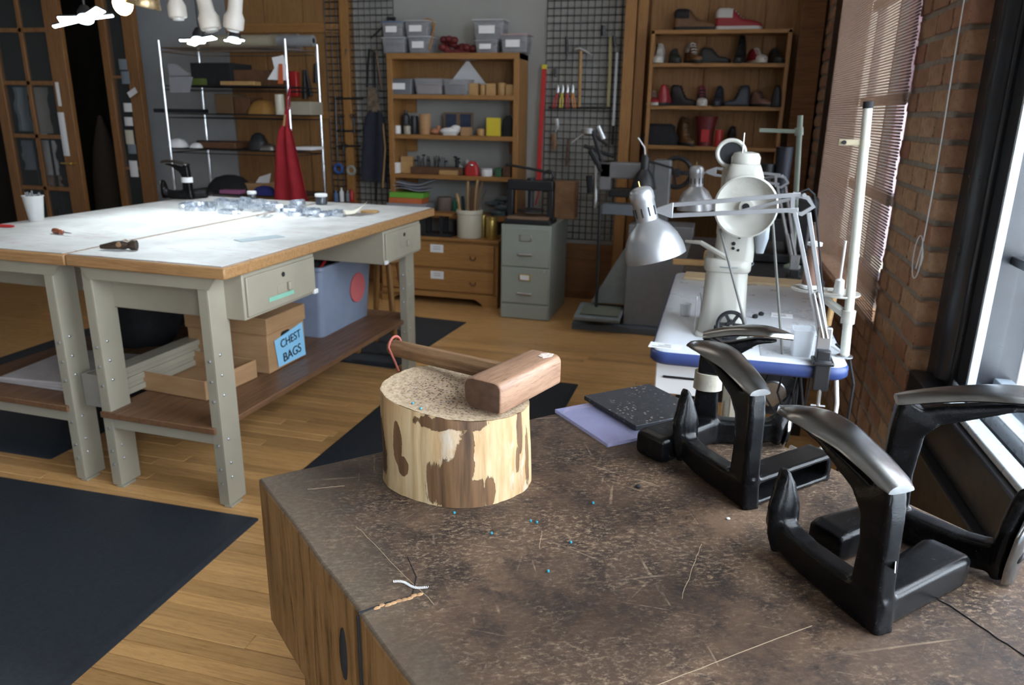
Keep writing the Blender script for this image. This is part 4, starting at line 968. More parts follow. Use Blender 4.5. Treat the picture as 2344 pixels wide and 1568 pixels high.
# ---- articulated lamp clamped to the table front
m_alu = mat('matt silver paint', (.40, .405, .42), (.385, .39, .405), .34, .65, sc=5)
def dome(mb, prof, M, n=40): return mb.lathe(prof, n, M)
def lamp(label, clampP, elbow, tip, headC, headdir, name='desk_lamp', s=1.0, dark=None, clampd=True):
    t = thing(name, label, 'lamp', clampP); o = V(clampP)
    c, e, p, hc = V((0, 0, 0)), V(elbow)-o, V(tip)-o, V(headC)-o
    mt = dark or m_alu
    if clampd:
        cl = obj('clamp', MB().b2(-.02, .02, -.03, .025, .0, .045).b2(-.022, .022, -.045, -.022, -.075, .02).b2(-.03, .03, -.05, .02, .004, .016), m_black, t, bev=.004)
        obj('clamp_screw', MB().tube([(0, -.045, -.12), (0, -.035, -.03)], .006, 8).tube([(-.02, -.045, -.12), (.02, -.045, -.12)], .004, 6), m_steel, cl)
    foot = c+V((0, 0, .05))
    d = V((1, 0, 0))
    for k in (-1, 1):
        off = d*(.019*k)
        obj('lower_arm', MB().tube([foot+off*.6+V((0, .0, .02 if k < 0 else .0)), e+off+V((0, 0, -.03))], .0086*s, 4, flat=1), mt, t, bev=.001)
    obj('foot_bracket', MB().b2(-.022, .018, -.008, .008, .03, .11), mt, t, bev=.003)
    obj('pivot_post', MB().tube([(0, 0, -.02), (0, 0, .06)], .007, 8), m_steel, t)
    for k in (-1, 1): obj('spring', MB().tube([foot+V((.006*k, -.012, .03)), foot.lerp(e, .38)+V((.006*k, -.012, 0))], .0028, 6), m_steel, t)
    ax = (p-e).normalized()
    up = V((0, 0, 1))
    obj('elbow_plate', MB().tube([e+V((-.03, 0, .022)), e+V((.012, 0, .012)), e+V((.03, 0, -.012)), e+V((.0, 0, -.035)), e+V((-.025, 0, -.03)), e+V((-.03, 0, .022))], .0085*s, 4), mt, t)
    for k in (-1, 1):
        obj('upper_arm', MB().tube([e+up*(.022*k)+ax*.01, p+up*(.016*k)], .0088*s, 4), mt, t, bev=.001)
    obj('tension_rod', MB().tube([e+up*.018, e.lerp(p, .48)-up*.018], .0058*s, 6), mt, t)
    obj('tip_bracket', MB().prism([(0, -.024), (0, .024), (-.05, .004), (-.05, -.01)], -.008, .008, frame(tuple(p), tuple(-ax*-1 if False else V((1, 0, 0))), (0, -1, 0))), mt, t, bev=.002)
    obj('bolt_head', MB().lathe([(.006, 0), (.006, .014)], 10, T(*(e+up*.02)) @ RX(pi/2)), m_steel, t)
    hdv = V(headdir).normalized(); M_ = frame(tuple(hc), tuple(hdv.orthogonal()), tuple(-hdv))     # z axis points up out of the socket
    R_ = .093*s
    sh = obj('lamp_shade', dome(MB(), [(R_*.985, -R_*.95), (R_, -R_*.95), (R_*1.0, -R_*.90), (R_*.97, -R_*.62), (R_*.86, -R_*.28), (R_*.66, R_*.06), (R_*.42, R_*.26), (R_*.37, R_*.32), (R_*.36, R_*.30), (R_*.63, R_*.03), (R_*.83, -R_*.30), (R_*.945, -R_*.64), (R_*.985, -R_*.95)], M_), mt, t, ang=60)
    obj('socket', MB().lathe([(R_*.37, R_*.24), (R_*.37, R_*.95), (R_*.40, R_*1.0), (R_*.40, R_*1.22), (R_*.34, R_*1.36), (R_*.2, R_*1.43), (R_*.05, R_*1.45)], 26, M_), mt, t, ang=50)
    vs = MB()
    for k in range(10): vs.box((0, 0, 0), (R_*.05, .004, R_*.3), M_ @ RZ(2*pi*k/10) @ T(R_*.365, 0, R_*.62))
    obj('vent_slots', vs, m_blk, sh)
    obj('bulb', MB().ball((0, 0, -R_*.35), (R_*.33, R_*.33, R_*.42), 14, 8, M_), m_paper, sh)
    obj('switch', MB().tube([M_ @ V((0, 0, R_*1.42)), M_ @ V((0, 0, R_*1.62))], .0025, 6), m_brass, sh)
    nk = M_ @ V((0, 0, R_*.75)); obj('neck_joint', MB().tube([nk, p+V((-.05, 0, -.003))], .005, 8), m_steel, t)
    return t
LY = 2.36
clampP = W(1880, 830, Z=ZS)
lm = lamp('silver articulated lamp clamped to the front of the sewing table, shade at the left', (clampP.x, 2.315, ZS), qz(1838, 462, LY), qz(1541, 481, LY), qz(1487, 526, LY), (.30, .02, -1))
cord = [qz(1835, 455, LY+.02)+V((-.02, 0, .012)), qz(1850, 432, LY+.02), qz(1864, 445, LY+.03), qz(1866, 470, LY+.03), qz(1878, 600, LY+.03), qz(1890, 760, LY+.03)]
obj('lamp_cord', MB().tube([c-V((clampP.x, 2.315, ZS)) for c in cord], .003, 6), m_blk, lm)
# ---- thread stand
P0 = V((.413, 2.40, ZS)); P1 = qz(1988, 232, 2.40)
tsx = thing('thread_stand', 'tall ivory thread stand pole at the front right of the sewing table', 'thread stand', P0)
dv = P1-P0
obj('pole', MB().tube([V((0, 0, 0)), dv*.42, dv*.985], [.0135, .0135, .0125], 16), mat('ivory pole enamel', (.56, .56, .49), rough=.3), tsx)
obj('pole_cap', MB().tube([dv*.975, dv*1.0], .0138, 16), m_blk, tsx)
obj('base_washer', MB().lathe([(.024, 0), (.024, .004), (.016, .008)], 18), m_steel, tsx)
for k in (.42, .84, .855): obj('joint_ring', MB().tube([dv*(k-.006), dv*(k+.006)], .0150, 16), m_cream, tsx)
obj('thread_guide', MB().box(tuple(dv*.85+V((-.035, 0, 0))), (.07, .012, .018)), mat('tan guide arm', (.42, .36, .24), rough=.5), tsx, bev=.004)
obj('guide_eye', MB().lathe([(.006, 0), (.006, .008)], 10, T(*(dv*.85+V((-.055, -.006, 0)))) @ RX(pi/2)), m_blk, tsx)
obj('tray_bracket', MB().tube([dv*.17, dv*.17+V((-.05, .03, .03)), dv*.17+V((-.085, .06, .05))], [.014, .012, .010], 8).lathe([(.02, -.02), (.02, .02)], 14, T(*(dv*.17))), m_mach, tsx)
obj('spool_tray', MB().lathe([(.005, 0), (.06, .0), (.064, .004), (.064, .007), (.05, .005), (.005, .005)], 28, T(*(dv*.17+V((-.03, .05, .055))))), m_mach, tsx)
obj('spool_tray', MB().lathe([(.005, 0), (.05, .0), (.054, .004), (.054, .007), (.04, .005), (.005, .005)], 28, T(*(dv*.17+V((-.11, .09, .055))))), m_mach, tsx)
obj('spool_pin', MB().lathe([(.016, 0), (.013, .04), (.005, .045), (.0035, .05), (.0035, .16)], 14, T(*(dv*.17+V((-.03, .05, .06))))), m_paper, tsx)
so_ = thing('thread_spool', 'brown thread cone with a white cap on the thread stand tray', 'spool', P0+dv*.17+V((-.11, .09, .0625)))
obj('thread', MB().lathe([(.024, .012), (.017, .13)], 20), mat('brown thread', (.20, .11, .08), rough=.8, sc=80, st=(1, 1, 12)), so_)
obj('spool_cap', MB().lathe([(.012, .13), (.022, .133), (.022, .142), (.010, .146)], 18), m_paper, so_)
obj('spool_base', MB().lathe([(.03, 0), (.03, .008), (.02, .012)], 18), m_paper, so_)
tag(obj('wooden_dowel', MB().tube([(0, 0, 0), (.012, .02, .13)], .011, 10), m_tan, None, W(1895, 745, Z=ZS)), 'short pale wooden dowel standing by the lamp arm', 'dowel')
# cables down the right of the table
tag(obj('white_cable', MB().tube([(.40, 2.42, .74), (.405, 2.36, .66), (.40, 2.33, .56), (.36, 2.33, .50), (.33, 2.42, .46), (.32, 2.6, .40), (.3, 2.9, .012)], .006, 8), m_paper), 'white power cable hanging below the blue table rim', 'cable')
tag(obj('black_cable', MB().tube([(.40, 2.50, .81), (.425, 2.40, .806), (.437, 2.33, .74), (.437, 2.34, .5), (.44, 2.5, .2), (.45, 2.9, .012)], .004, 8), m_blk), 'black cable looping over the right edge of the sewing table', 'cable')
# ================================================================ back of the shop: bookcase, grid panels, cabinets, shoes
def ext(x0, y0, x1, y1, Y):                # where a thing seen between two pixels stands on the plane at depth Y: base centre, width, height
    xm, ym = (x0+x1)/2, (y0+y1)/2
    b = W(xm, y1, Y=Y); return b, W(x1, ym, Y=Y).x-W(x0, ym, Y=Y).x, W(xm, y0, Y=Y).z-b.z
YB = 5.95
BX0, BX1 = W(884, 130, Y=YB).x, W(1189, 130, Y=YB).x
zs = [W(1037, y, Y=YB).z for y in (121, 217, 310, 402, 492)]
bc = thing('bookcase', 'tall open pine bookcase crammed with bins and tools against the white wall', 'bookcase', ((BX0+BX1)/2, YB, 0))
bw_ = BX1-BX0; D = .285
for s in (-1, 1): obj('side', MB().b2(s*bw_/2, s*(bw_/2-.045), 0, D, 0, zs[0]), m_pinez, bc, bev=.003)
obj('top_board', MB().b2(-bw_/2, bw_/2, -.004, D, zs[0]-.045, zs[0]), m_pine, bc, bev=.003)
for z in zs[1:]: obj('shelf', MB().b2(-bw_/2+.045, bw_/2-.045, .002, D-.005, z-.035, z), m_pine, bc, bev=.003)
obj('shelf', MB().b2(-bw_/2+.045, bw_/2-.045, .002, D-.005, .12, .15), m_pine, bc, bev=.003)
obj('back_panel', MB().b2(-bw_/2+.045, bw_/2-.045, D-.014, D-.006, zs[1], zs[0]-.045), m_ply, bc)
for i in (1, 2, 3):
    for s in (-1, 1): obj('bracket', MB().b2(s*(bw_/2-.046), s*(bw_/2-.14), D-.03, D-.006, zs[i+1]+.17 if i+1 < len(zs) else .9, zs[i]-.036), m_pine, bc)
def bin_(x0, y0, x1, y1, z, lb, lid=None, lab=True, body=None, Y=YB+.09, d=.17, grp='clear storage bins on the bookcase', fill=None):
    b, w, h = ext(x0, y0, x1, y1, Y); h = max(h, .05)
    t = thing('storage_bin', lb, 'bin', (b.x, Y, z+.0005), 0, grp)
    hw = w/2
    obj('tub', MB().loft([ringr(hw*.86, d*.43, 0, .012), ringr(hw*.96, d*.48, h*.9, .012), ringr(hw, d*.5, h*.92, .014), ringr(hw, d*.5, h*.97, .014), ringr(hw*.93, d*.46, h*.97, .012), ringr(hw*.83, d*.41, .006, .012)]), body or m_bin, t)
    if lid: obj('lid', MB().loft([ringr(hw*1.02, d*.52, h*.955, .014), ringr(hw*1.02, d*.52, h, .014), ringr(hw*.9, d*.44, h*1.02, .012)]), lid, t)
    if lab: obj('paper_label', MB().box((-hw*.08, -d*.485, h*.5), (w*.5, .003, h*.40), rot=(R(-4), 0, 0)), m_paper, t, smooth=False)
    fm = fill or mat('mixed dark scraps', (.13, .10, .085), (.05, .045, .045), .8, sc=40)
    fb = MB(); fb.loft([ringr(hw*.8, d*.39, .008, .01), ringr(hw*.88, d*.43, h*.55, .02), ringr(hw*.5, d*.3, h*.66, .02)])
    obj('contents', fb, fm, t, kind='stuff'); return t
m_lid = clear('cloudy lid plastic', (.72, .73, .74), .75, .3)
m_bluelid = mat('blue bin lid', (.10, .19, .36), rough=.4)
bin_(882, 82, 938, 118, zs[0], 'clear labelled bin under the blue lidded one at the top left of the bookcase', m_lid, False)
bin_(941, 80, 994, 118, zs[0], 'clear bin with a label under the bin with the orange strap', m_lid)
b0 = ext(882, 82, 938, 118, YB+.09)[2]
bin_(882, 46, 932, 81, zs[0]+b0*1.025, 'blue lidded bin on the top left of the bookcase', m_bluelid)
bin_(934, 42, 990, 79, zs[0]+b0*1.03, 'grey bin with a label beside the blue lidded one', m_lid)
bin_(1093, 87, 1146, 116, zs[0], 'low clear bin under the large grey bin at the top right of the bookcase', m_lid)
bin_(1150, 74, 1214, 116, zs[0], 'clear bin with a pink lid at the top right end of the bookcase', mat('pink cloudy lid', (.48, .30, .30), rough=.5))
bin_(1088, 40, 1160, 86, zs[0]+ext(1093, 87, 1146, 116, YB+.09)[2]*1.03, 'large grey bin with a white label on top of the bookcase at the right', m_lid)
os_ = ext(960, 28, 998, 80, YB+.10)
tag(obj('orange_strap', MB().torus((0, 0, 0), .055, .010, 20, 6, T(os_[0].x, YB+.10, W(977, 62, Y=YB+.1).z) @ RX(pi/2), 0, pi).tube([(os_[0].x+.055, YB+.10, W(977, 62, Y=YB+.1).z), (os_[0].x+.058, YB-.02, zs[0]+.02)], .008, 6), mat('orange leather', (.34, .16, .04), rough=.5)), 'orange leather strap draped over the grey bin', 'strap')
hb = MB(); c, w_, h_ = ext(1008, 70, 1094, 118, YB+.12)
for i in range(16): hb.ball((c.x+rnd.uniform(-.42, .42)*w_, YB+.12+rnd.uniform(-.05, .05), zs[0]+.03+rnd.random()*.09*(1 if abs(i-8) < 5 else .3)), (.035, .03, .028), 8, 5)
hb.b2(c.x-.10, c.x+.10, YB+.08, YB+.16, zs[0]+.0005, zs[0]+.03)
tag(obj('leather_bundle', hb, m_dred, None), 'heap of dark red leather scraps on top of the bookcase', 'leather', kind='stuff')
# first shelf
bin_(896, 178, 953, 214, zs[1], 'dark grey bin with a label at the left end of the top shelf', None, True, clear('dark grey bin', (.16, .17, .19), .9, .3))
bin_(955, 176, 1022, 214, zs[1], 'clear bin of pinkish scraps in the middle of the top shelf', None, False, fill=mat('pink scraps', (.45, .28, .22), rough=.8))
bin_(1020, 177, 1080, 214, zs[1], 'empty clear bin in front of the white paper triangle', None, False)
c, w_, h_ = ext(1022, 132, 1110, 190, YB+.2)
tag(obj('paper_triangle', MB().prism([(-w_/2, 0), (w_/2, .0), (0, h_)], 0, .003, T(c.x, YB+.25, zs[1]+.085) @ RX(pi/2)).b2(c.x-.03, c.x+.03, YB+.246, YB+.25, zs[1]+.0005, zs[1]+.09), m_paper), 'pale paper triangle standing behind the bins on the top shelf', 'paper')
for i, (a, b) in enumerate(((1076, 1096), (1099, 1112), (1115, 1136), (1139, 1158), (1160, 1178))):
    c, w_, h_ = ext(a, (188, 190, 188, 186, 190)[i], b, 215, YB+.08)
    tag(obj('wooden_block', MB().lathe([(w_/2*.96, 0), (w_/2, .004), (w_/2, h_-.004), (w_/2*.94, h_)], 16) if i % 2 else MB().b2(-w_/2, w_/2, -.03, .03, 0, h_), m_tan, None, (c.x, YB+.08, zs[1]+.0005), bev=.002), ('square', 'round', 'wide square', 'taller round', 'last square')[i]+' pale wooden block on the top shelf', 'block', 'wooden blocks on the top shelf')
# second shelf
def cyl(name, lb, cat, x0, y0, x1, y1, Y, z, mt, k=1.0, cap=None, grp=None, neck=.0, n=16):
    c, w_, h_ = ext(x0, y0, x1, y1, Y); r = w_/2
    pr = [(r*.95, 0), (r, .004), (r, h_*(1-neck)-.004), (r*.95, h_*(1-neck))]
    if neck: pr = [(r*.95, 0), (r, .004), (r, h_*(.9-neck)), (r*.4, h_*(1-neck)), (r*.38, h_*.93), (r*.45, h_*.935), (r*.45, h_)]
    t = thing(name, lb, cat, (c.x, Y, z+.0005), 0, grp)
    obj('body', MB().lathe(pr, n), mt, t)
    if cap: obj('cap', MB().lathe([(r*1.03, h_*.86), (r*1.04, h_*.87), (r*1.04, h_), (r*.96, h_*1.01)], n), cap, t)
    return t
def blk(name, lb, cat, x0, y0, x1, y1, Y, z, mt, d=.08, rz=0, grp=None, bev=.003):
    c, w_, h_ = ext(x0, y0, x1, y1, Y)
    return tag(obj(name, MB().b2(-w_/2, w_/2, -d/2, d/2, 0, max(h_, .006)), mt, None, (c.x, Y, z+.0005), rz, bev=bev), lb, cat, grp)
m_pink = mat('magenta card', (.45, .10, .36), rough=.6)
cyl('tape_roll', 'magenta roll at the left end of the second shelf', 'roll', 894, 288, 903, 307, YB+.06, zs[2], m_pink)
cyl('tape_roll', 'white roll beside the magenta one on the second shelf', 'roll', 905, 287, 918, 306, YB+.06, zs[2], m_paper)
cyl('bottle', 'black spray bottle at the left of the second shelf', 'bottle', 922, 250, 938, 304, YB+.1, zs[2], m_black, neck=.12)
cyl('jar', 'grey jar in front of the black bottles', 'jar', 925, 284, 940, 306, YB+.05, zs[2], m_taupe, cap=m_black)
cyl('bottle', 'broad black bottle on the second shelf', 'bottle', 941, 262, 957, 304, YB+.1, zs[2], m_black)
cyl('card_tube', 'tan cardboard tube standing on the second shelf', 'tube', 961, 258, 986, 305, YB+.08, zs[2], m_card)
c, w_, h_ = ext(1014, 246, 1082, 286, YB+.2)
fp = thing('double_frame', 'brown frame holding two dark blue cards on the second shelf', 'frame', (c.x, YB+.21, zs[2]+.04))
obj('frame', MB().b2(-w_/2, w_/2, 0, .015, -.0, h_).b2(-.02, .02, .005, .02, -.0395, .01), mat('brown frame wood', (.20, .13, .08), rough=.5), fp, bev=.003)
for s in (-1, 1): obj('card', MB().b2(s*w_*.25-w_*.18, s*w_*.25+w_*.18, -.003, 0, h_*.12, h_*.9), mat('dark blue card', (.035, .055, .11), (.02, .03, .06), .5, sc=30), fp)
tag(obj('plastic_bag', MB().ball((0, 0, .03), (.09, .04, .03), 12, 6).ball((.05, .0, .045), (.05, .03, .035), 10, 6).b2(-.05, .06, -.02, .02, 0, .03), m_paper, None, (W(1030, 305, Y=YB+.05).x, YB+.05, zs[2]+.0005)), 'crumpled white plastic bag on the second shelf', 'bag')
blk('cardboard_box', 'small tan box in front of the double frame', 'box', 1058, 292, 1078, 311, YB+.04, zs[2], m_card)
tag(obj('orange_scrap', MB().ball((0, 0, .025), (.045, .03, .025), 10, 5).ball((.03, 0, .05), (.02, .02, .025), 8, 5), mat('orange scrap leather', (.42, .17, .09), rough=.7), None, (W(995, 300, Y=YB+.06).x, YB+.07, zs[2]+.0005)), 'orange leather scraps left of the white bag', 'scrap')
blk('yellow_pad', 'bright yellow pad standing near the right end of the second shelf', 'pad', 1114, 264, 1146, 306, YB+.06, zs[2], m_yellow, .03)
cyl('tin', 'beige tin left of the yellow pad', 'tin', 1092, 290, 1110, 306, YB+.08, zs[2], m_tan)
tag(obj('black_pouch', MB().loft([ringr(.045, .03, 0, .02), ringr(.05, .035, .06, .02), ringr(.04, .025, .13, .02), ringr(.015, .012, .16, .01)]), m_blk, None, (W(1163, 306, Y=YB+.08).x, YB+.08, zs[2]+.0005)), 'black pouch at the right end of the second shelf', 'pouch')
# third shelf
blk('white_box', 'white box with a black mark at the left of the third shelf', 'box', 896, 374, 915, 398, YB+.05, zs[3], m_paper)
obj('black_mark', MB().b2(-.012, .012, -.043, -.0405, .03, .06), m_blk, S.objects['white_box'])
cyl('bottle', 'dark bottle behind the white box', 'bottle', 903, 345, 914, 398, YB+.13, zs[3], m_iron, neck=.2)
blk('tool_block', 'upright wooden tool block on the third shelf', 'block', 921, 358, 947, 396, YB+.10, zs[3], m_tan, .06)
tb_ = blk('tool_tray', 'wooden tray of upright steel punches on the third shelf', 'tray', 945, 386, 1062, 402, YB+.10, zs[3], m_brown, .1)
z0 = ext(945, 386, 1062, 402, YB+.10)[2]
pb = MB()
for i in range(34):
    x = -.19+.38*rnd.random(); y = rnd.uniform(-.035, .035); hh = rnd.uniform(.04, .10)
    pb.tube([(x, y, z0-.004), (x+rnd.uniform(-.01, .01), y, z0+hh)], .004, 6)
    if i % 4 == 0: pb.ball((x, y, z0+hh), (.018, .012, .009), 6, 4)
obj('steel_punches', pb, m_iron, tb_, kind='stuff')
blk('wooden_bar', 'pale wooden bar in front of the tool tray', 'bar', 1006, 393, 1048, 404, YB+.03, zs[3], m_tan, .03)
ps_ = thing('red_clamp', 'shiny red round clamp in the middle of the third shelf', 'clamp', (W(1081, 404, Y=YB+.06).x, YB+.06, zs[3]+.0005))
obj('body', MB().loft([ringr(.058, .03, 0, .02), ringr(.060, .032, .05, .025), ringr(.045, .028, .09, .02), ringr(.02, .02, .115, .01)]), m_redp, ps_)
obj('glint_knob', MB().ball((.0, -.03, .085), (.018, .008, .012), 10, 6), m_chrome, ps_)
for i, (a, b, y0, y1) in enumerate(((1046, 1060, 352, 384), (1063, 1078, 338, 372), (1084, 1098, 350, 378))):
    z = W(a, y1, Y=YB+.18).z-.0
    tag(obj('glass_bulb', MB().ball((0, 0, .0), (.024, .024, .026), 14, 8).tube([(0, 0, -.02), (0, 0, zs[3]-z+.0005)], .006, 8), clear('clear bulb glass', (.75, .80, .82), .45, .05), None, (W((a+b)/2, y0, Y=YB+.18).x, YB+.18, z)), ('left', 'middle and tallest', 'right')[i]+' clear glass bulb behind the red clamp', 'glass bulb', 'glass bulbs')
cyl('jar', 'low white jar right of the red clamp', 'jar', 1102, 386, 1127, 404, YB+.06, zs[3], m_paper, cap=m_lid)
blk('green_box', 'dark green box at the right end of the third shelf', 'box', 1136, 384, 1150, 404, YB+.08, zs[3], mat('dark green card', (.03, .10, .05), rough=.6))
blk('dark_box', 'dark brown box beside the green one', 'box', 1153, 380, 1172, 404, YB+.10, zs[3], m_brown)
# fourth shelf
blk('orange_box', 'orange box under the green one on the bottom visible shelf', 'box', 899, 458, 974, 470, YB+.06, W(937, 470, Y=YB+.06).z, mat('orange card', (.55, .14, .045), rough=.6), .16)
zz = W(937, 470, Y=YB+.06).z; oo = S.objects['orange_box']; oh = ext(899, 458, 974, 470, YB+.06)[2]
st_h = zz-zs[4]
blk('grey_box', 'flat grey box under the orange and green ones', 'box', 896, 470, 985, 491, YB+.07, zs[4], mat('grey card', (.30, .30, .33), rough=.6), .2)
oo.location.z = zs[4]+ext(896, 470, 985, 491, YB+.07)[2]+.001
gb_ = blk('green_box', 'bright green box on top of the orange one', 'box', 900, 445, 976, 457, YB+.06, oo.location.z+oh, mat('lime green card', (.16, .42, .05), rough=.6), .16)
gh = ext(900, 445, 976, 457, YB+.06)[2]
for i in range(3):
    rg = []
    for k in range(7):
        x = -.16+.33*k/6; z = .006+.018*sin(k*.9+i)+.004*k; rg.append([(x, -.08, z), (x, .08, z+.004), (x, .08, z+.007), (x, -.08, z+.003)])
    tag(obj('paper_sheet', MB().loft(rg), mat('blue grey paper', (.42, .43, .50), rough=.8), None, (gb_.location.x+.03*i, YB+.08, gb_.location.z+gh+.004+.028*i), R(5*i)), ('lowest', 'middle', 'uppermost')[i]+' curled grey sheet lying on the green box', 'paper', 'curled sheets on the green box')
cyl('leather_roll', 'short thick brown roll on the fourth shelf', 'roll', 1003, 452, 1034, 488, YB+.1, zs[4], mat('grey brown felt', (.17, .13, .11), rough=.9))
cyl('bottle', 'green bottle beside the brown roll', 'bottle', 1036, 452, 1046, 488, YB+.1, zs[4], mat('green glass', (.03, .16, .10), rough=.3), neck=.15)
fb = MB()
for i in range(9): fb.ball((rnd.uniform(-.06, .06), rnd.uniform(-.03, .03), .03+i*.014), (.06, .04, .02), 9, 5)
tag(obj('cloth_pile', fb.b2(-.06, .06, -.03, .03, 0, .04), mat('teal grey cloth', (.10, .14, .15), (.05, .06, .07), .9, sc=12), None, (W(1142, 490, Y=YB+.1).x, YB+.1, zs[4]+.0005)), 'folded pile of teal grey cloths behind the brass tins', 'cloth')
# ---- chest of drawers
YC = 5.63; CX0, CX1 = W(872, 600, Y=YC).x, W(1139, 620, Y=YC).x
zc = .545
ch = thing('chest_of_drawers', 'low honey pine chest with two labelled drawers under the bookcase', 'chest', ((CX0+CX1)/2, YC, 0)); cw = CX1-CX0
m_honey = wood('honey pine chest', (.34, .17, .052), (.26, .12, .034), 'x', sc=5)
obj('carcass', MB().b2(-cw/2, cw/2, .012, .29, .10, zc-.025), m_honey, ch, bev=.003)
obj('top', MB().b2(-cw/2-.012, cw/2+.012, -.012, .29, zc-.025, zc), m_pine, ch, bev=.005)
for i, (a, b) in enumerate(((.115, .285), (.305, .50))):
    d = obj('drawer', MB().b2(-cw/2+.01, cw/2-.03, -.006, .012, a, b), m_honey, ch, bev=.005)
    xl = W(1001, 600, Y=YC).x-(CX0+CX1)/2
    obj('paper_label', MB().b2(xl-.055, xl+.055, -.0085, -.006, b-.075, b-.012), m_paper, d)
    q = MB()
    for k in range(2): q.b2(xl-.03, xl+.03, -.0092, -.0085, b-.05+.018*k, b-.046+.018*k)
    obj('label_print', q, m_gb, d, kind='stuff')
    for px in (915, 1083):
        x = W(px, 600, Y=YC).x-(CX0+CX1)/2
        obj('drop_pull', MB().torus((x, -.014, (a+b)/2), .022, .004, 14, 6, T(x, -.014, (a+b)/2) @ RX(pi/2) @ T(-x, .014, -(a+b)/2), pi, 2*pi).ball((x-.022, -.008, (a+b)/2), .006, 6, 4).ball((x+.022, -.008, (a+b)/2), .006, 6, 4), m_brown, d)
pr = [(-cw/2, .10), (-cw/2, 0), (-cw/2+.09, 0), (-cw/2+.11, .03), (-cw/2+.16, .06), (cw/2-.19, .06), (cw/2-.14, .03), (cw/2-.12, 0), (cw/2, 0), (cw/2, .10)]
obj('bracket_base', MB().prism(pr, 0, .025, T(0, .025, 0) @ RX(pi/2)), m_honey, ch, bev=.002)
obj('base_side', MB().b2(cw/2-.03, cw/2, .03, .29, 0, .1).b2(-cw/2, -cw/2+.03, .03, .29, 0, .1), m_honey, ch)
zc2 = zc
cr_ = thing('stoneware_crock', 'cream stoneware crock of wooden handled tools on the pine chest', 'crock', (W(1075, 545, Y=YC+.1).x, YC+.10, zc+.0005))
w_ = ext(1047, 483, 1103, 546, YC+.1)[1]/2; h_ = ext(1047, 483, 1103, 546, YC+.1)[2]
obj('pot', MB().lathe([(w_*.93, 0), (w_*.97, .006), (w_*.97, h_*.84), (w_*1.04, h_*.86), (w_*1.04, h_*.97), (w_*.98, h_), (w_*.88, h_), (w_*.86, .02), (w_*.2, .012)], 28), m_cream, cr_)
for i, (dx, lean, ht, mm, r) in enumerate(((-.07, -.02, .17, m_tan, .011), (-.045, -.01, .14, m_blk, .014), (-.02, .0, .30, m_tan, .010), (.015, .01, .25, m_brown, .016), (.045, .04, .30, m_hand, .009), (.03, .02, .32, m_tan, .010), (.065, .05, .22, m_steel, .007))):
    obj('tool_handle', MB().tube([(dx*.7, .01*(i % 3-1), .015), (dx+lean, .015*(i % 3-1), h_+ht*.5), (dx+lean*1.5, .02*(i % 3-1), h_+ht*.72)], [r*.7, r, r*.8], 8), mm, cr_)
cyl('brass_tin', 'tall brass tin right of the crock', 'tin', 1113, 497, 1138, 548, YC+.07, zc, m_brass, cap=m_brass)
cyl('brass_tin', 'narrow brass tin between the crock and the tall tin', 'tin', 1100, 496, 1113, 546, YC+.15, zc, m_brass)
rk = thing('display_riser', 'black legged riser at the left of the pine chest top', 'riser', (W(1005, 545, Y=YC+.1).x, YC+.1, zc+.0005))
obj('deck', MB().b2(-.16, .14, -.08, .08, .165, .185), m_pine, rk, bev=.003)
for x in (-.10, .045):
    for y in (-.06, .06): obj('leg', MB().b2(x-.014, x+.014, y-.012, y+.012, 0, .166), m_black, rk)
obj('foot_bar', MB().b2(-.15, .13, -.08, .08, 0, .02), m_black, rk)
# ---- filing cabinet
FX0, FX1 = W(1147, 515, Y=5.39).x, W(1262, 520, Y=5.39).x; fw = FX1-FX0; fh = .712
fc = thing('filing_cabinet', 'grey green two drawer filing cabinet beside the pine chest', 'cabinet', ((FX0+FX1)/2, 5.39, 0))
m_file = mat('grey green enamel', (.29, .315, .28), (.265, .29, .26), .45, sc=4)
obj('body', MB().b2(-fw/2, fw/2, .006, .60, 0, fh), m_file, fc, bev=.004)
for i, (a, b) in enumerate(((.125, .395), (.405, .69))):
    d = obj('drawer_front', MB().b2(-fw/2+.008, fw/2-.008, -.008, .006, a, b), m_file, fc, bev=.004)
    obj('label_holder', MB().b2(-.045, .045, -.013, -.008, b-.095, b-.045), m_steel if i else m_brass, d, bev=.002)
    obj('label_card', MB().b2(-.035, .035, -.0145, -.012, b-.088, b-.052), m_paper if not i else m_file, d)
    obj('handle', MB().b2(-.055, .055, -.028, -.008, b-.20, b-.185), m_steel, d, bev=.004)
obj('lock', MB().lathe([(.009, 0), (.009, .004)], 12, T(fw/2-.04, -.008, .375) @ RX(pi/2)), m_steel, fc)
obj('kick_plate', MB().b2(-fw/2+.008, fw/2-.008, -.004, .006, .006, .115), m_file, fc, bev=.003)
# ---- cast iron book press on the cabinet
YP = 5.52
bp_ = thing('book_press', 'black iron book press standing on the filing cabinet', 'press', ((FX0+FX1)/2-.0, YP, fh+.0005)); pw = fw*.92
m_press = mat('black press iron', (.022, .024, .028), rough=.4, metal=.3)
obj('base', MB().b2(-pw/2, pw/2, -.11, .13, 0, .035), m_press, bp_, bev=.006)
obj('bed', MB().b2(-pw/2+.02, pw/2-.02, -.09, .11, .035, .055), mat('press wood', (.20, .12, .075), rough=.6), bp_, bev=.002)
for s in (-1, 1): obj('column', MB().b2(s*pw/2, s*(pw/2-.045), -.03, .04, .035, .30), m_press, bp_, bev=.006)
obj('beam', MB().b2(-pw/2, pw/2, -.035, .045, .24, .315), m_press, bp_, bev=.01)
obj('screw', MB().lathe([(.022, .105), (.022, .24), (.03, .25), (.03, .33)], 18), m_press, bp_)
obj('platen', MB().lathe([(.09, .088), (.10, .092), (.10, .102), (.03, .115)], 26), m_press, bp_)
obj('side_ring', MB().torus((0, 0, 0), .035, .010, 18, 8, T(pw/2-.045, 0, .35) @ RX(pi/2)), m_press, bp_)
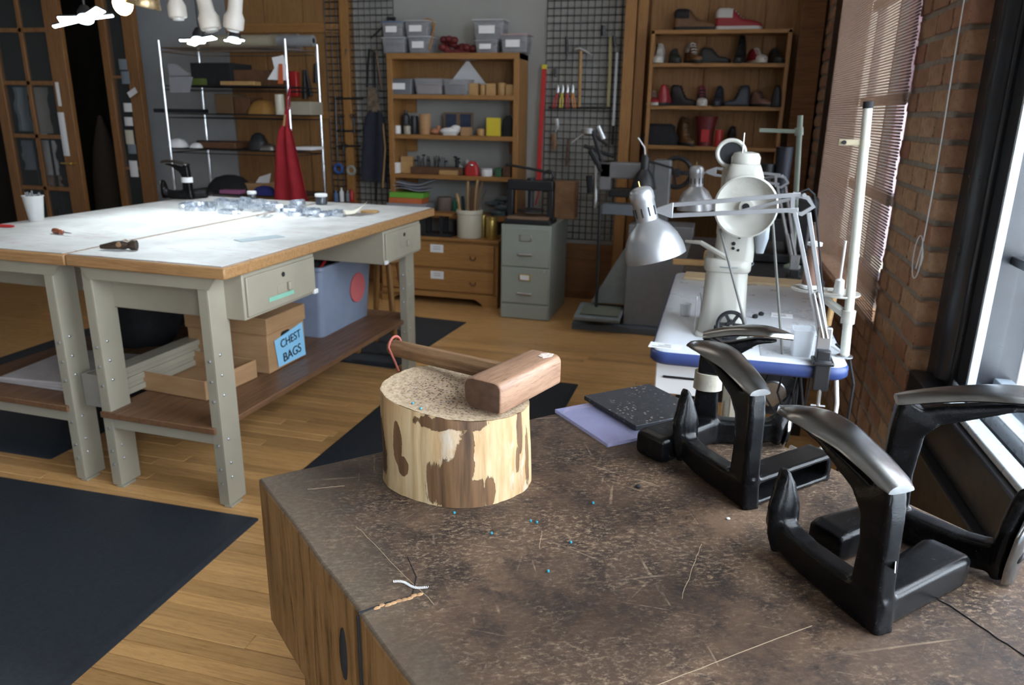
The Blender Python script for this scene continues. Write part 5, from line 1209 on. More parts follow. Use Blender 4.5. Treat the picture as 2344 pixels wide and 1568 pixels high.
obj('lever', MB().tube([(-pw*.55, .0, .42), (0, 0, .395), (pw*.42, 0, .37)], .010, 8), m_press, bp_)
blk('wooden_box', 'brown wooden box on the back of the filing cabinet', 'box', 1262, 428, 1318, 512, 5.90, fh, m_brown if False else mat('brown box wood', (.24, .13, .06), (.18, .09, .04), .6), .15)
# ---- black wire grid panels
def grid_panel(label, x0, x1, y0b, Y, z1=2.75):
    X0, X1 = W(x0, 200, Y=Y).x, W(x1, 200, Y=Y).x; z0 = W((x0+x1)/2, y0b, Y=Y).z; p = .0535
    g = thing('wire_grid', label, 'wire grid', ((X0+X1)/2, Y, z0)); n = int(round((X1-X0)/p)); px = (X1-X0)/n; mz = int((z1-z0)/p)
    vm = hm_ = None
    for i in range(n+1):
        x = -(X1-X0)/2+i*px
        if vm is None: o = obj('wire', MB().tube([(0, 0, 0), (0, 0, mz*p)], .0043, 6), m_black, g); vm = o.data
        else: o = link('wire', vm, g)
        o.location = (x, 0, 0)
    for k in range(mz+1):
        if hm_ is None: o = obj('wire', MB().tube([(-(X1-X0)/2, 0, 0), ((X1-X0)/2, 0, 0)], .0043, 6), m_black, g); hm_ = o.data
        else: o = link('wire', hm_, g)
        o.location = (0, -.006, k*p)
    return g
GY = 6.19
grid_panel('black wire grid panel left of the bookcase', 752, 905, 470, GY)
grid_panel('black wire grid panel right of the bookcase, hung with hand tools', 1249, 1432, 548, GY)
def strip(name, lb, cat, pts, w, mt, Y=GY-.03, grp=None, n=6, flat=1.0):
    P_ = [W(a, b, Y=Y) for a, b in pts]
    o = P_[0]; return tag(obj(name, MB().tube([p-o for p in P_], w, n, flat=flat), mt, None, o), lb, cat, grp)
# red level and tools on the right grid
lv = thing('spirit_level', 'long red spirit level leaning on the wall left of the tool grid', 'level', W(1232, 418, Y=GY-.1)); q = W(1246, 158, Y=GY-.03)-W(1232, 418, Y=GY-.1)
obj('body', MB().tube([V((0, 0, 0)), q], .025, 4, flat=.6), m_redp, lv, bev=.002)
obj('end_cap', MB().tube([q, q*1.035], .026, 4, flat=.62), m_yellow, lv)
lv2 = W(1232, 418, Y=GY-.1)
tag(obj('red_rod', MB().tube([(0, 0, 0), W(1238, 418, Y=GY-.1)-W(1226, 470, Y=GY-.12), W(1240, 330, Y=GY-.07)-W(1226, 470, Y=GY-.12)], .007, 6), m_redp, None, W(1226, 470, Y=GY-.12)), 'thin red rod beside the foot of the spirit level', 'rod')
hmr = thing('cobbler_hammer', 'steel headed hammer with a pale wooden handle on the right grid', 'hammer', W(1330, 112, Y=GY-.03))
e = W(1326, 245, Y=GY-.03)-W(1330, 112, Y=GY-.03)
obj('handle', MB().tube([V((0, 0, .01)), e*.4, e], [.010, .012, .011], 8), m_tan, hmr)
obj('head', MB().tube([(-.045, 0, -.005), (-.01, 0, .005), (.03, 0, -.012), (.085, 0, -.045)], [.014, .017, .012, .006], 8), m_steel, hmr)
cols = [m_redp, m_yellow, m_redp, mat('orange grip', (.6, .22, .03), rough=.5)]
for i, (a, b) in enumerate(((1276, 1268), (1287, 1284), (1298, 1299), (1310, 1315))):
    o = W(a, 212, Y=GY-.03); t = thing('pliers', ('leftmost red handled', 'yellow handled', 'second red handled', 'orange handled')[i]+' pliers on the black rail', 'pliers', o, 0, 'pliers on the grid rail')
    e = W(b, 247, Y=GY-.03)-o
    obj('jaws', MB().tube([(0, 0, 0), (.003, 0, .03), (.0, 0, .06)], [.012, .012, .004], 8, flat=.6), m_steel, t)
    for s in (-1, 1): obj('handle', MB().tube([V((0, 0, 0)), e*.5+V((.012*s, 0, 0)), e+V((.008*s, 0, 0))], .0052, 6), cols[i], t)
strip('tool_rail', 'black tool rail across the right grid panel', 'rail', [(1256, 246), (1400, 247)], .011, m_black, GY-.02)
strip('pliers', 'black handled pliers hanging high on the right grid', 'pliers', [(1297, 84), (1298, 112), (1296, 140)], [.012, .014, .006], m_iron)
strip('grid_hook', 'black hook at the top of the right grid', 'hook', [(1381, 58), (1381, 82)], .018, m_black)
strip('grid_hook', 'black hook holding the long steel rule', 'hook', [(1405, 82), (1408, 108)], .016, m_black)
strip('grid_clip', 'black clip left of the hammer on the right grid', 'clip', [(1272, 157), (1272, 177)], .013, m_black)
sr = thing('steel_rule', 'long shiny steel rule hanging on the right grid', 'rule', W(1413, 120, Y=GY-.04))
e = W(1404, 288, Y=GY-.04)-W(1413, 120, Y=GY-.04)
obj('blade', MB().tube([V((0, 0, 0)), e], .013, 4, flat=.4), m_chrome, sr); obj('grip', MB().tube([e, e*1.27], .012, 6), m_blk, sr)
strip('leather_strip', 'yellow woven strip hanging behind the steel rule', 'strip', [(1398, 85), (1396, 160), (1392, 245)], .012, mat('woven straw strip', (.32, .28, .14), rough=.8), GY-.015, flat=.3)
strip('sheath', 'brown leather sheath low on the right grid', 'sheath', [(1266, 306), (1270, 326), (1268, 344)], [.02, .022, .014], m_hand, flat=.5)
strip('shears', 'grey shears hanging below the tool rail', 'shears', [(1273, 272), (1276, 290), (1272, 302)], [.018, .014, .006], m_steel, flat=.5)
strip('knife_handle', 'long brown knife low on the right grid', 'knife', [(1301, 318), (1299, 350), (1297, 380)], [.009, .012, .010], m_brown)
# left grid: rack, scissors, tape rolls, apron
lr = thing('tool_rack', 'black wire tool rack hooked on the left grid panel', 'rack', W(798, 226, Y=GY-.03))
o = W(798, 226, Y=GY-.03)
for a, b in (((767, 226), (832, 225)), ((770, 300), (825, 300)), ((772, 335), (825, 334))): obj('bar', MB().tube([W(*a, Y=GY-.04)-o, W(*b, Y=GY-.04)-o], .010, 6), m_black, lr)
obj('upright', MB().tube([W(768, 222, Y=GY-.04)-o, W(773, 368, Y=GY-.04)-o], .009, 6), m_black, lr)
for i, (a, y0, y1) in enumerate(((780, 262, 300), (809, 262, 306), (787, 330, 352))):
    o = W(a, y0, Y=GY-.06); t = thing('scissors', ('left pair of', 'middle pair of', 'small lower pair of')[i]+' black scissors on the tool rack', 'scissors', o, 0, 'scissors on the rack')
    for s in (-1, 1):
        obj('handle_loop', MB().torus((.016*s, 0, -.012), .014, .004, 14, 6, T(.016*s, 0, -.012) @ RX(pi/2) @ T(-.016*s, 0, .012)), m_black, t)
        obj('blade', MB().tube([(.008*s, 0, -.026), (-.004*s, 0, W(a, y1, Y=GY-.06).z-o.z)], [.007, .003], 6), m_iron, t)
for i, (a, b, r, mt_) in enumerate(((775, 386, .036, mat('blue tape', (.03, .09, .30), rough=.5)), (804, 390, .034, mat('grey tape', (.28, .29, .26), rough=.6)))):
    tag(obj('tape_roll', MB().torus((0, 0, 0), r, .013, 24, 8, RX(pi/2)), mt_, None, W(a, b, Y=GY-.04)), ('blue', 'grey')[i]+' tape roll hanging at the bottom of the left grid', 'tape')
for i, (a, y0, y1, mt_) in enumerate(((770, 436, 462, m_bluelid), (783, 430, 462, m_paper), (797, 436, 462, m_gb), (806, 432, 462, m_redp))):
    c, w_, h_ = ext(a-6, y0, a+6, y1, GY-.08)
    t = thing('bottle', ('blue', 'white', 'grey blue', 'red')[i]+' bottle on the ledge under the left grid', 'bottle', (c.x, GY-.08, c.z), 0, 'bottles under the left grid')
    obj('body', MB().lathe([(.018, 0), (.02, .004), (.02, h_*.7), (.008, h_*.85), (.008, h_)], 14), mt_, t)
c0 = W(788, 463, Y=GY-.08)
tag(obj('wall_ledge', MB().b2(W(757, 463, Y=GY).x-c0.x, W(815, 463, Y=GY).x-c0.x, -.05, .125, -.03, -.0005), m_pine, None, (c0.x, GY-.08, c0.z)), 'short pine ledge under the left grid panel', 'ledge')
ap = thing('apron', 'long navy work apron hanging on the left grid panel', 'apron', W(858, 250, Y=GY-.10)); o = W(858, 250, Y=GY-.10)
rg = []
for i, (y, xl, xr) in enumerate(((252, 845, 873), (275, 836, 880), (310, 833, 884), (360, 830, 886), (400, 829, 886), (414, 834, 884))):
    a, b = W(xl, y, Y=GY-.10)-o, W(xr, y, Y=GY-.10)-o
    q = []
    for k in range(13): t = k/12; q.append((a.x+(b.x-a.x)*t, -.012*sin(t*pi*3+i*.3)-.01, a.z))
    rg.append(q+[(x, y_+.012, z) for x, y_, z in reversed(q)])
obj('skirt', MB().loft(rg), m_navy, ap)
obj('bib', MB().loft([[(x, y, (W(850, yy, Y=GY-.1)-o).z) for x, y in [(w0, -.012), (w1, -.016), (w1, .0), (w0, .0)]] for yy, w0, w1 in ((200, -.045, .02), (225, -.06, .035), (256, -.06, .06))]), mat('tan canvas bib', (.20, .15, .10), (.08, .06, .045), .9, sc=25), ap)
obj('neck_strap', MB().tube([W(840, 200, Y=GY-.08)-o, W(842, 150, Y=GY-.06)-o, W(846, 112, Y=GY-.04)-o, W(856, 120, Y=GY-.06)-o, W(858, 200, Y=GY-.09)-o], .011, 6, flat=.5), m_blk, ap)
obj('tie', MB().tube([W(876, 270, Y=GY-.1)-o, W(882, 340, Y=GY-.13)-o, W(876, 430, Y=GY-.12)-o], .008, 6), m_tan, ap)
obj('loose_strap', MB().tube([W(862, 414, Y=GY-.1)-o, W(861, 460, Y=GY-.1)-o], .010, 6), m_blk, ap)
strip('grid_hook', 'black hook arm sticking out at the top of the left grid', 'hook', [(848, 88), (868, 70), (884, 55)], .006, m_black, GY-.06)
strip('grid_bracket', 'black bracket in the top corner of the left grid', 'bracket', [(886, 42), (905, 43)], .014, m_black, GY-.03)
strip('wooden_stick', 'long wooden stick hanging beside the apron', 'stick', [(861, 115), (867, 160), (874, 205)], .008, m_hand, GY-.05)
strip('hanging_tool', 'black hanging tool in the upper left grid', 'tool', [(793, 112), (790, 135), (790, 160)], [.014, .010, .006], m_iron)
# ---- shoe shelves
YS = 6.02
sx0, sx1 = W(1486, 150, Y=YS).x, W(1806, 150, Y=YS).x
zt_ = [W(1645, y, Y=YS).z for y in (67, 144, 243, 336)]
ss = thing('shoe_shelf', 'wooden shelf unit of shoes in the plywood niche', 'shelf', ((sx0+sx1)/2, YS, 0)); hw = (sx1-sx0)/2
for s in (-1, 1): obj('side', MB().b2(s*hw, s*(hw-.028), 0, .19, .45, zt_[0]-.002), m_pinez, ss, bev=.003)
for z in zt_+[zt_[3]-.42]: obj('shelf', MB().b2(-hw+.0285 if z != zt_[0] else -hw, hw-.0285 if z != zt_[0] else hw, 0, .19, z-.028, z), m_pine, ss, bev=.003)
obj('back_rail', MB().b2(-hw+.03, hw-.03, .17, .19, zt_[3]-.2, zt_[3]-.03), m_ply, ss)
def shoe(lb, px, z, yaw, L, kind, up, so, toe=None, col=None, Y=YS+.10, py=144, cat='shoe', name='shoe'):
    t = thing(name, lb, cat, (W(px, py, Y=Y).x, Y, z+.0005), R(yaw), 'shoes on the niche shelves')
    hgt = {'low': .085, 'mid': .11, 'high': .15, 'boot': .21}[kind]; k = L/.29
    def hw_(u): return .001+.043*k*(min(1, u/.06)**.5)*(1-.18*sin(pi*min(1, max(0, (u-.15)/.4))))*(1 if u < .72 else max(.02, 1-((u-.72)/.28)**2.4)**.5)
    us = [0, .03, .08, .16, .26, .36, .46, .56, .66, .76, .85, .92, .97, 1]
    pts = [(u, hw_(u)) for u in us]
    out = [((u-.5)*L, w) for u, w in pts]+[((u-.5)*L, -w) for u, w in reversed(pts)]
    obj('sole', MB().prism(list(reversed(out)), 0, .024*k), so, t, bev=.003, ang=50)
    def top(u):
        if u < .05: return hgt*(.8+.2*u/.05)
        if u < .30: return hgt*(1.0 if kind != 'low' else (1-.25*sin(pi*(u-.05)/.25)))
        if u < .62: a = (u-.30)/.32; a = a*a*(3-2*a); return hgt+(.066*k-hgt)*a
        return .066*k-(.066-.036)*k*((u-.62)/.38)**2
    rg = []
    for u in us:
        w, h = hw_(u)*.97, top(u); q = []
        for a in range(11):
            an = pi*a/10; sh_ = abs(sin(an))**.55
            ww = w*(cos(an)) if h < .09*k else w*cos(an)*(1-.18*sh_)
            q.append(((u-.5)*L, ww, .022*k+max(.001, (h-.022*k))*sh_))
        rg.append(q)
    obj('upper', MB().loft(rg), up, t, ang=70)
    if toe: obj('toe_cap', MB().loft([[(x, y*1.03, .022*k+(z_-.022*k)*1.05) for x, y, z_ in r] for r in rg[-5:]]), toe, t, ang=70)
    if col: obj('collar', MB().loft([[(x, y*1.04, .022*k+(z_-.022*k)*1.02 if z_ > hgt*.55 else hgt*.55) for x, y, z_ in r] for r in rg[:6]]), col, t, ang=70)
    lc = MB()
    for i in range(5):
        u = .36+.055*i; lc.tube([((u-.5)*L, -.022*k, top(u)-.004), ((u-.495)*L, 0, top(u)+.003), ((u-.5)*L, .022*k, top(u)-.004)], .0035, 5)
    obj('laces', lc, col or so, t, kind='stuff'); return t
c_blk = mat('black shoe leather', (.014, .014, .016), (.009, .009, .010), .45); c_wht = mat('white shoe leather', (.55, .54, .52), rough=.5); c_red = mat('red shoe leather', (.28, .02, .028), rough=.45)
c_brn = mat('brown shoe leather', (.15, .075, .03), (.10, .045, .018), .55); c_grn = mat('dark olive shoe', (.022, .03, .022), rough=.6); c_nvy = mat('dark navy shoe', (.018, .022, .035), rough=.5); c_pnk = mat('dusty pink shoe', (.22, .12, .10), rough=.6); c_sole = mat('off white sole', (.52, .50, .45), rough=.6); c_bsole = mat('black sole', (.012, .012, .013), rough=.7)
shoe('black and brown high top sneaker on top of the shoe shelf', 1590, zt_[0], 0, .31, 'high', c_brn, c_bsole, None, c_blk, py=62)
shoe('red and white high top sneaker on top of the shoe shelf', 1690, zt_[0], 0, .33, 'high', c_red, c_wht, None, c_wht, py=62)
for a in ((1508, -90, .27, 'high', c_wht, c_sole, None, None, 'white high sneaker seen toe on at the left of the upper shoe row'),
          (1545, -80, .26, 'mid', c_grn, c_bsole, None, None, 'dark olive shoe beside the white sneaker in the upper row'),
          (1587, -70, .27, 'high', c_brn, c_bsole, None, c_wht, 'brown and white high shoe in the upper row'),
          (1637, 0, .22, 'mid', c_blk, c_bsole, None, None, 'black low shoe seen from the side in the upper row'),
          (1692, -95, .26, 'boot', c_blk, c_bsole, None, None, 'tall black boot in the upper shoe row'),
          (1733, -70, .27, 'mid', c_red, c_sole, c_wht, None, 'red sneaker with a white toe in the upper row'),
          (1775, -80, .26, 'mid', c_blk, c_bsole, None, None, 'black shoe at the right end of the upper row')):
    shoe(a[8], a[0], zt_[1], a[1], a[2], a[3], a[4], a[5], a[6], a[7], py=144)
for a in ((1495, -75, .26, 'mid', c_red, c_sole, None, c_wht, 'red sneaker with a white tongue at the left of the middle row'),
          (1524, 80, .26, 'high', c_red, c_bsole, None, None, 'plain red high shoe in the middle row'),
          (1564, -20, .22, 'high', c_blk, c_bsole, None, None, 'black high shoe turned sideways in the middle row'),
          (1605, -85, .26, 'high', c_nvy, c_sole, c_wht, c_red, 'dark shoe with white toe and red lining in the middle row'),
          (1642, -95, .26, 'high', c_nvy, c_bsole, None, None, 'dark navy shoe in the centre of the middle row'),
          (1684, -160, .20, 'high', c_nvy, c_bsole, None, None, 'dark navy shoe facing left in the middle row'),
          (1741, -60, .24, 'mid', c_pnk, c_bsole, None, None, 'dusty pink shoe near the right of the middle row'),
          (1775, 88, .25, 'high', c_blk, c_bsole, None, None, 'black shoe at the right end of the middle row')):
    shoe(a[8], a[0], zt_[2], a[1], a[2], a[3], a[4], a[5], a[6], a[7], py=243)
bgp = MB().loft([ringr(.13, .07, 0, .04), ringr(.14, .075, .05, .04), ringr(.11, .06, .10, .04), ringr(.105, .055, .14, .03), ringr(.08, .03, .155, .02)])
tag(obj('black_bag', bgp, m_blk, None, (W(1510, 333, Y=YS+.1).x, YS+.09, zt_[3]+.0005)), 'folded black bag at the left of the lowest shoe row', 'bag')
shoe('brown boot in the lowest shoe row', 1568, zt_[3], -65, .26, 'boot', c_brn, c_bsole, None, None, py=336)
rbn = thing('leather_bucket', 'dark red flared leather bucket in the lowest shoe row', 'bucket', (W(1612, 336, Y=YS+.09).x, YS+.09, zt_[3]+.0005))
obj('wall', MB().lathe([(.055, 0), (.06, .1), (.085, .215), (.081, .215), (.056, .1), (.05, .006)], 22), m_dred, rbn); obj('front_patch', MB().b2(-.03, .03, -.066, -.056, .03, .12), m_redp, rbn, bev=.003)
cyl('red_canister', 'bright red canister beside the leather bucket', 'canister', 1634, 298, 1652, 336, YS+.05, zt_[3], m_redp)
shoe('black shoe right of the red canister in the lowest row', 1676, zt_[3], -85, .25, 'high', c_blk, c_bsole, None, None, py=336)
# ---- grey stitching machine on its pedestal
GY0 = 5.30
def gx(px, py=600): return W(px, py, Y=GY0)
g0 = W(1500, 745, Y=GY0)
hs = thing('harness_stitcher', 'heavy grey stitching machine on a steel pedestal with a treadle', 'sewing machine', (g0.x, GY0, 0))
m_gm = mat('grey hammered enamel', (.175, .18, .19), (.15, .155, .165), .45, sc=14)
m_gd = mat('grey green treadle', (.17, .195, .20), (.14, .16, .165), .5)
def lx(px, py): return gx(px, py).x-g0.x
def lz(px, py): return gx(px, py).z
zc_ = lz(1500, 518)
obj('pedestal', MB().b2(lx(1432, 640), lx(1578, 640), 0, .30, .05, zc_), m_gm, hs, bev=.006)
obj('sloped_guard', MB().prism([(lx(1432, 610), lz(1432, 560)), (lx(1415, 600), lz(1415, 590)), (lx(1350, 690), lz(1350, 695)), (lx(1432, 700), lz(1432, 700))], 0, .2, T(0, .24, 0) @ RX(pi/2)), m_gd, hs, bev=.003)
obj('base', MB().b2(lx(1312, 740), lx(1585, 740), -.06, .32, .0, .05), mat('dark blue grey base', (.085, .10, .12), rough=.5), hs, bev=.004)
obj('treadle', MB().box(((lx(1322, 710)+lx(1425, 710))/2, -.02, .13), (lx(1425, 710)-lx(1322, 710), .28, .025), rot=(R(9), 0, 0)), m_gd, hs, bev=.004)
obj('treadle_pad', MB().box(((lx(1335, 700)+lx(1420, 700))/2, -.03, .149), (lx(1420, 700)-lx(1335, 700), .18, .006), rot=(R(9), 0, 0)), mat('olive grip pad', (.12, .13, .10), rough=.9), hs)
obj('table_arm', MB().b2(lx(1375, 480), lx(1450, 480), .05, .2, lz(1400, 494), lz(1400, 470)), mat('blue grey arm', (.13, .15, .18), rough=.5), hs, bev=.004)
obj('column', MB().b2(lx(1490, 440), lx(1530, 440), .08, .26, zc_, lz(1500, 368)), m_gm, hs, bev=.01)
obj('upper_arm', MB().b2(lx(1366, 395), lx(1500, 395), .10, .24, lz(1400, 412), lz(1400, 374)).b2(lx(1366, 395), lx(1395, 395), .10, .24, lz(1400, 440), lz(1400, 374)), m_gm, hs, bev=.012)
obj('lower_arm', MB().b2(lx(1385, 470), lx(1490, 470), .12, .22, lz(1400, 455), lz(1400, 435)), m_iron, hs, bev=.008)
obj('treadle_rod', MB().tube([(lx(1372, 470), .03, lz(1372, 470)), (lx(1367, 640), .02, .16)], .011, 8), m_iron, hs)
obj('machine_wheel', MB().torus((0, 0, 0), .10, .016, 26, 8, T(lx(1545, 395), .2, lz(1545, 400)) @ RX(pi/2)).lathe([(.03, -.03), (.03, .03)], 14, T(lx(1545, 395), .2, lz(1545, 400)) @ RX(pi/2)).box((lx(1545, 395), .2, lz(1545, 400)), (.19, .02, .03)), m_iron, hs)
for i, (a, b, r, mm) in enumerate((((1302, 328), (1340, 298), .010, m_chrome), ((1340, 298), (1385, 335), .012, m_iron), ((1350, 300), (1372, 370), .016, m_iron), ((1330, 335), (1400, 360), .014, m_iron), ((1362, 290), (1375, 320), .018, m_steel), ((1345, 345), (1372, 395), .022, m_iron), ((1342, 405), (1345, 445), .024, m_blk), ((1358, 360), (1356, 480), .012, m_steel))):
    obj('lever', MB().tube([gx(*a)-V((g0.x, GY0, 0))+V((0, .12, 0)), gx(*b)-V((g0.x, GY0, 0))+V((0, .12, 0))], r, 8), mm, hs)
obj('spool_cup', MB().lathe([(.02, 0), (.045, .015), (.05, .05), (.045, .05), (.02, .006)], 18, T(lx(1338, 305), .14, lz(1338, 312))), m_steel, hs)
bl_ = thing('black_lamp', 'small black cone lamp above the grey stitching machine', 'lamp', gx(1472, 432)+V((0, .02, 0)))
o = gx(1472, 432)+V((0, .02, 0))
obj('shade', MB().lathe([(.085, 0), (.086, .004), (.06, .09), (.03, .13), (.028, .125), (.056, .085), (.08, .002)], 24), m_black, bl_)
obj('socket', MB().lathe([(.028, .12), (.03, .20), (.018, .225)], 16), m_black, bl_)
obj('arm', MB().tube([(0, 0, .2), (-.01, .0, .27), (gx(1460, 315)-o)], .006, 8), m_steel, bl_)
obj('arm', MB().tube([(0, 0, .19), gx(1540, 385)-o, gx(1545, 420)-o+V((0, .12, -.03))], .008, 8), m_black, bl_)
# ---- second sewing station in the far right corner
t2 = thing('dark_work_table', 'dark topped work table behind the white sewing table', 'table', (.16, 4.05, 0))
obj('top', MB().b2(-.30, .34, -.40, .75, .75, .785), mat('dark laminate', (.03, .03, .032), rough=.4), t2, bev=.006)
for x in (-.26, .30):
    for y in (-.34, .69): obj('leg', MB().b2(x-.025, x+.025, y-.025, y+.025, 0, .75), m_black, t2, bev=.003)
obj('modesty_panel', MB().b2(-.24, .28, -.33, -.315, .12, .74), m_black, t2)
YT = 4.1
o = W(1785, 612, Y=YT); o.z = .7855
m2 = thing('black_sewing_machine', 'black sewing machine on the dark table in the corner', 'sewing machine', (o.x, YT, o.z))
obj('bed', MB().b2(-.19, .12, -.08, .10, 0, .05), m_black, m2, bev=.01)
obj('pillar', MB().b2(.01, .12, -.06, .08, .05, .33), m_black, m2, bev=.02)
obj('arm', MB().b2(-.20, .05, -.05, .07, .23, .33), m_black, m2, bev=.02)
obj('needle_head', MB().b2(-.21, -.13, -.05, .07, .13, .34), m_black, m2, bev=.015)
obj('handwheel', MB().lathe([(.06, 0), (.065, .01), (.06, .025)], 22, T(.12, .0, .27) @ RY(pi/2)), m_iron, m2)
gps = thing('green_thread_stand', 'pale green thread stand pole with a crossarm in the corner', 'thread stand', (W(1813, 612, Y=YT-.16).x, YT-.16, .7855))
o = V((W(1813, 612, Y=YT-.16).x, YT-.16, .7855)); m_gp = mat('pale green enamel', (.30, .36, .30), rough=.4)
obj('pole', MB().tube([V((0, 0, 0)), W(1832, 264, Y=YT-.16)-o], .013, 12), m_gp, gps)
obj('crossarm', MB().tube([W(1738, 298, Y=YT-.16)-o, W(1830, 301, Y=YT-.16)-o], .013, 4), m_gp, gps, bev=.002)
obj('clamp_ring', MB().tube([W(1829, 310, Y=YT-.16)-o, W(1829, 292, Y=YT-.16)-o], .020, 12), m_gp, gps)
obj('base_foot', MB().lathe([(.04, 0), (.04, .01), (.02, .02)], 18), m_gp, gps)
lamp('second silver articulated lamp, behind the white sewing machine', (W(1822, 600, Y=3.92).x-.03, 3.66, .7855), W(1790, 412, Y=3.92), W(1640, 393, Y=3.92), W(1593, 440, Y=3.92), (.05, .0, -1), s=.97)
tag(obj('pale_plank', MB().box((0, 0, .012), (.28, .05, .024)), m_tan, None, (W(1600, 560, Y=3.9).x+.02, 3.85, .7855+.0), R(4), bev=.003), 'pale wooden plank on the dark work table', 'plank')
tag(obj('wooden_peg', MB().lathe([(.012, 0), (.014, .03), (.009, .06)], 12), m_tan, None, (W(1620, 545, Y=3.95).x, 3.95, .7855)), 'small wooden peg standing by the pale plank', 'peg')
bc2 = thing('black_cabinet', 'low black cabinet in the corner under the tall boots', 'cabinet', (.30, 5.45, 0))
obj('body', MB().b2(-.28, .25, -.2, .35, 0, .86), m_black, bc2, bev=.006)
for s in (-1, 1): obj('door', MB().b2(-.015+s*.255, -.015+s*.006, -.212, -.2, .04, .84), m_black, bc2, bev=.003)
for i, (a, y0, hh, yw) in enumerate(((1716, 305, .40, -85), (1750, 330, .34, -95), (1792, 290, .45, -80))):
    x = W(a, 420, Y=5.4).x
    t = thing('tall_boot', ('left', 'shorter middle', 'tallest right')[i]+' black boot standing on the black cabinet', 'boot', (x, 5.40, .8605), R(yw), 'tall boots on the cabinet')
    obj('shaft', MB().lathe([(.042, .06), (.04, .12), (.05, .25), (.055, hh), (.051, hh), (.045, .25), (.03, .1)], 18, T(-.05, 0, 0)), c_nvy if i == 2 else c_blk, t)
    obj('foot', MB().loft([[(x_, w*cos(an), max(.022, .022+h*sin(an))) for an in [pi*k/8 for k in range(9)]] for x_, w, h in ((-.10, .03, .08), (-.05, .04, .10), (.0, .04, .08), (.06, .042, .05), (.12, .035, .035), (.15, .012, .015))]), c_blk, t)
    obj('sole', MB().loft([ringr(.125, .042, 0, .03), ringr(.125, .042, .024, .03)], m=T(.02, 0, 0)), c_bsole, t)
    if i == 1: obj('yellow_tag', MB().b2(-.085, -.02, -.056, -.045, .12, .16).b2(-.085, -.02, .045, .056, .12, .16), m_yellow, t)
# ================================================================ left: glazed doors, wire shelving, red apron, work lights
YD = 5.75
m_dw = wood('amber door wood', (.25, .115, .038), (.17, .07, .022), 'z', sc=4)
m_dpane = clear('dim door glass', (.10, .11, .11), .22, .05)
def dX(px, py=300, Y=YD): return W(px, py, Y=Y).x
d0 = dX(24); d1 = dX(172); dL = d0-.10; dz = [W(80, y, Y=YD).z for y in (430, 312, 190, 68)]
dr = struct('door_1', MB().b2(dL, d0, YD, YD+.045, 0, 2.55).b2(d1-.165, d1, YD, YD+.045, 0, 2.55).b2(d0, d1-.165, YD, YD+.045, 2.4, 2.55).b2(d0, d1-.165, YD, YD+.045, 0, .35), m_dw, bev=.004)
mx = (d0+d1-.165)/2
for z in dz: obj('glazing_bar', MB().b2(d0, d1-.165, YD+.008, YD+.037, z-.018, z+.018), m_dw, dr, bev=.003)
obj('muntin', MB().b2(mx-.02, mx+.02, YD+.008, YD+.037, .35, 2.4), m_dw, dr, bev=.003)
zz_ = [.35]+dz+[2.4]
for a, b in zip(zz_, zz_[1:]):
    for x0, x1 in ((d0, mx-.02), (mx+.02, d1-.165)): obj('pane', MB().b2(x0, x1, YD+.02, YD+.024, a+.018, b-.018), m_dpane, dr)
obj('door_handle', MB().tube([(d1-.05, YD-.05, 1.0), (d1-.05, YD, 1.0)], .012, 8).tube([(d1-.05, YD-.05, 1.0), (d1-.16, YD-.05, 1.0)], .009, 8), m_brass, dr)
for i, (a, b, c, d) in enumerate(((125, 188, 141, 243), (131, 257, 160, 357))):
    p, q = W(a, b, Y=YD-.004), W(c, d, Y=YD-.004)
    rg = [[(p.x+(q.x-p.x)*t, YD-.003-.012*t*(1-t)*(2 if i else 1), z) for t in (0, .3, .7, 1)]+[(p.x+(q.x-p.x)*t, YD-.0015-.012*t*(1-t)*(2 if i else 1), z) for t in (1, .7, .3, 0)] for z in (p.z, (p.z+q.z)/2, q.z)]
    tag(obj('paper_notice', MB().loft(rg), m_paper, None), ('small paper notice', 'larger paper notice')[i]+' taped to the wooden door stile', 'notice', 'notices on the door')
YQ = 6.0
sd = struct('door_2', MB().b2(dX(256, 300, YQ), dX(271, 300, YQ), YQ, YQ+.06, 0, 2.75).b2(dX(308, 300, YQ), dX(334, 300, YQ), YQ, YQ+.06, 0, 2.75).b2(-7.6, dX(334, 300, YQ), YQ, YQ+.06, 2.6, 2.75), m_dw, bev=.004)
for z in (.95, 1.75): obj('glazing_bar', MB().b2(dX(271, 300, YQ), dX(308, 300, YQ), YQ+.01, YQ+.045, z-.012, z+.012), m_dw, sd)
obj('pane', MB().b2(dX(271, 300, YQ), dX(308, 300, YQ), YQ+.025, YQ+.03, .1, 2.6), m_dpane, sd)
# things pressed against the glass of the sidelight and doors
for i, (px, y0, y1, lb) in enumerate(((281, 135, 160, 'upper grey swatch'), (287, 163, 192, 'second grey swatch'), (292, 236, 256, 'white swatch level with the door notice'), (294, 268, 288, 'pale grey swatch'), (297, 298, 330, 'cream knotted swatch'), (302, 330, 352, 'grey folded swatch'), (307, 368, 405, 'long blue white swatch'))):
    c, w_, h_ = ext(px-9, y0, px+9, y1, YQ-.02)
    tag(obj('leather_swatch', MB().loft([[(x, y, z) for x, y in ((-w_/2, .0), (0, -.014), (w_/2, 0), (w_/2, .004), (0, -.01), (-w_/2, .004))] for z in (0, h_*.5, h_)]), (m_gb, m_gb, m_paper, m_paper, m_cream, m_gb, m_paper)[i], None, (c.x, YQ-.012, c.z)), lb+' hanging in the narrow side window', 'swatch', 'swatches in the side window')
p = W(303, 212, Y=YQ-.03)
tag(obj('paper_card', MB().box((0, 0, 0), (.10, .004, .05), rot=(0, R(-28), 0)), m_paper, None, p), 'tilted white card stuck on the side window post', 'card')
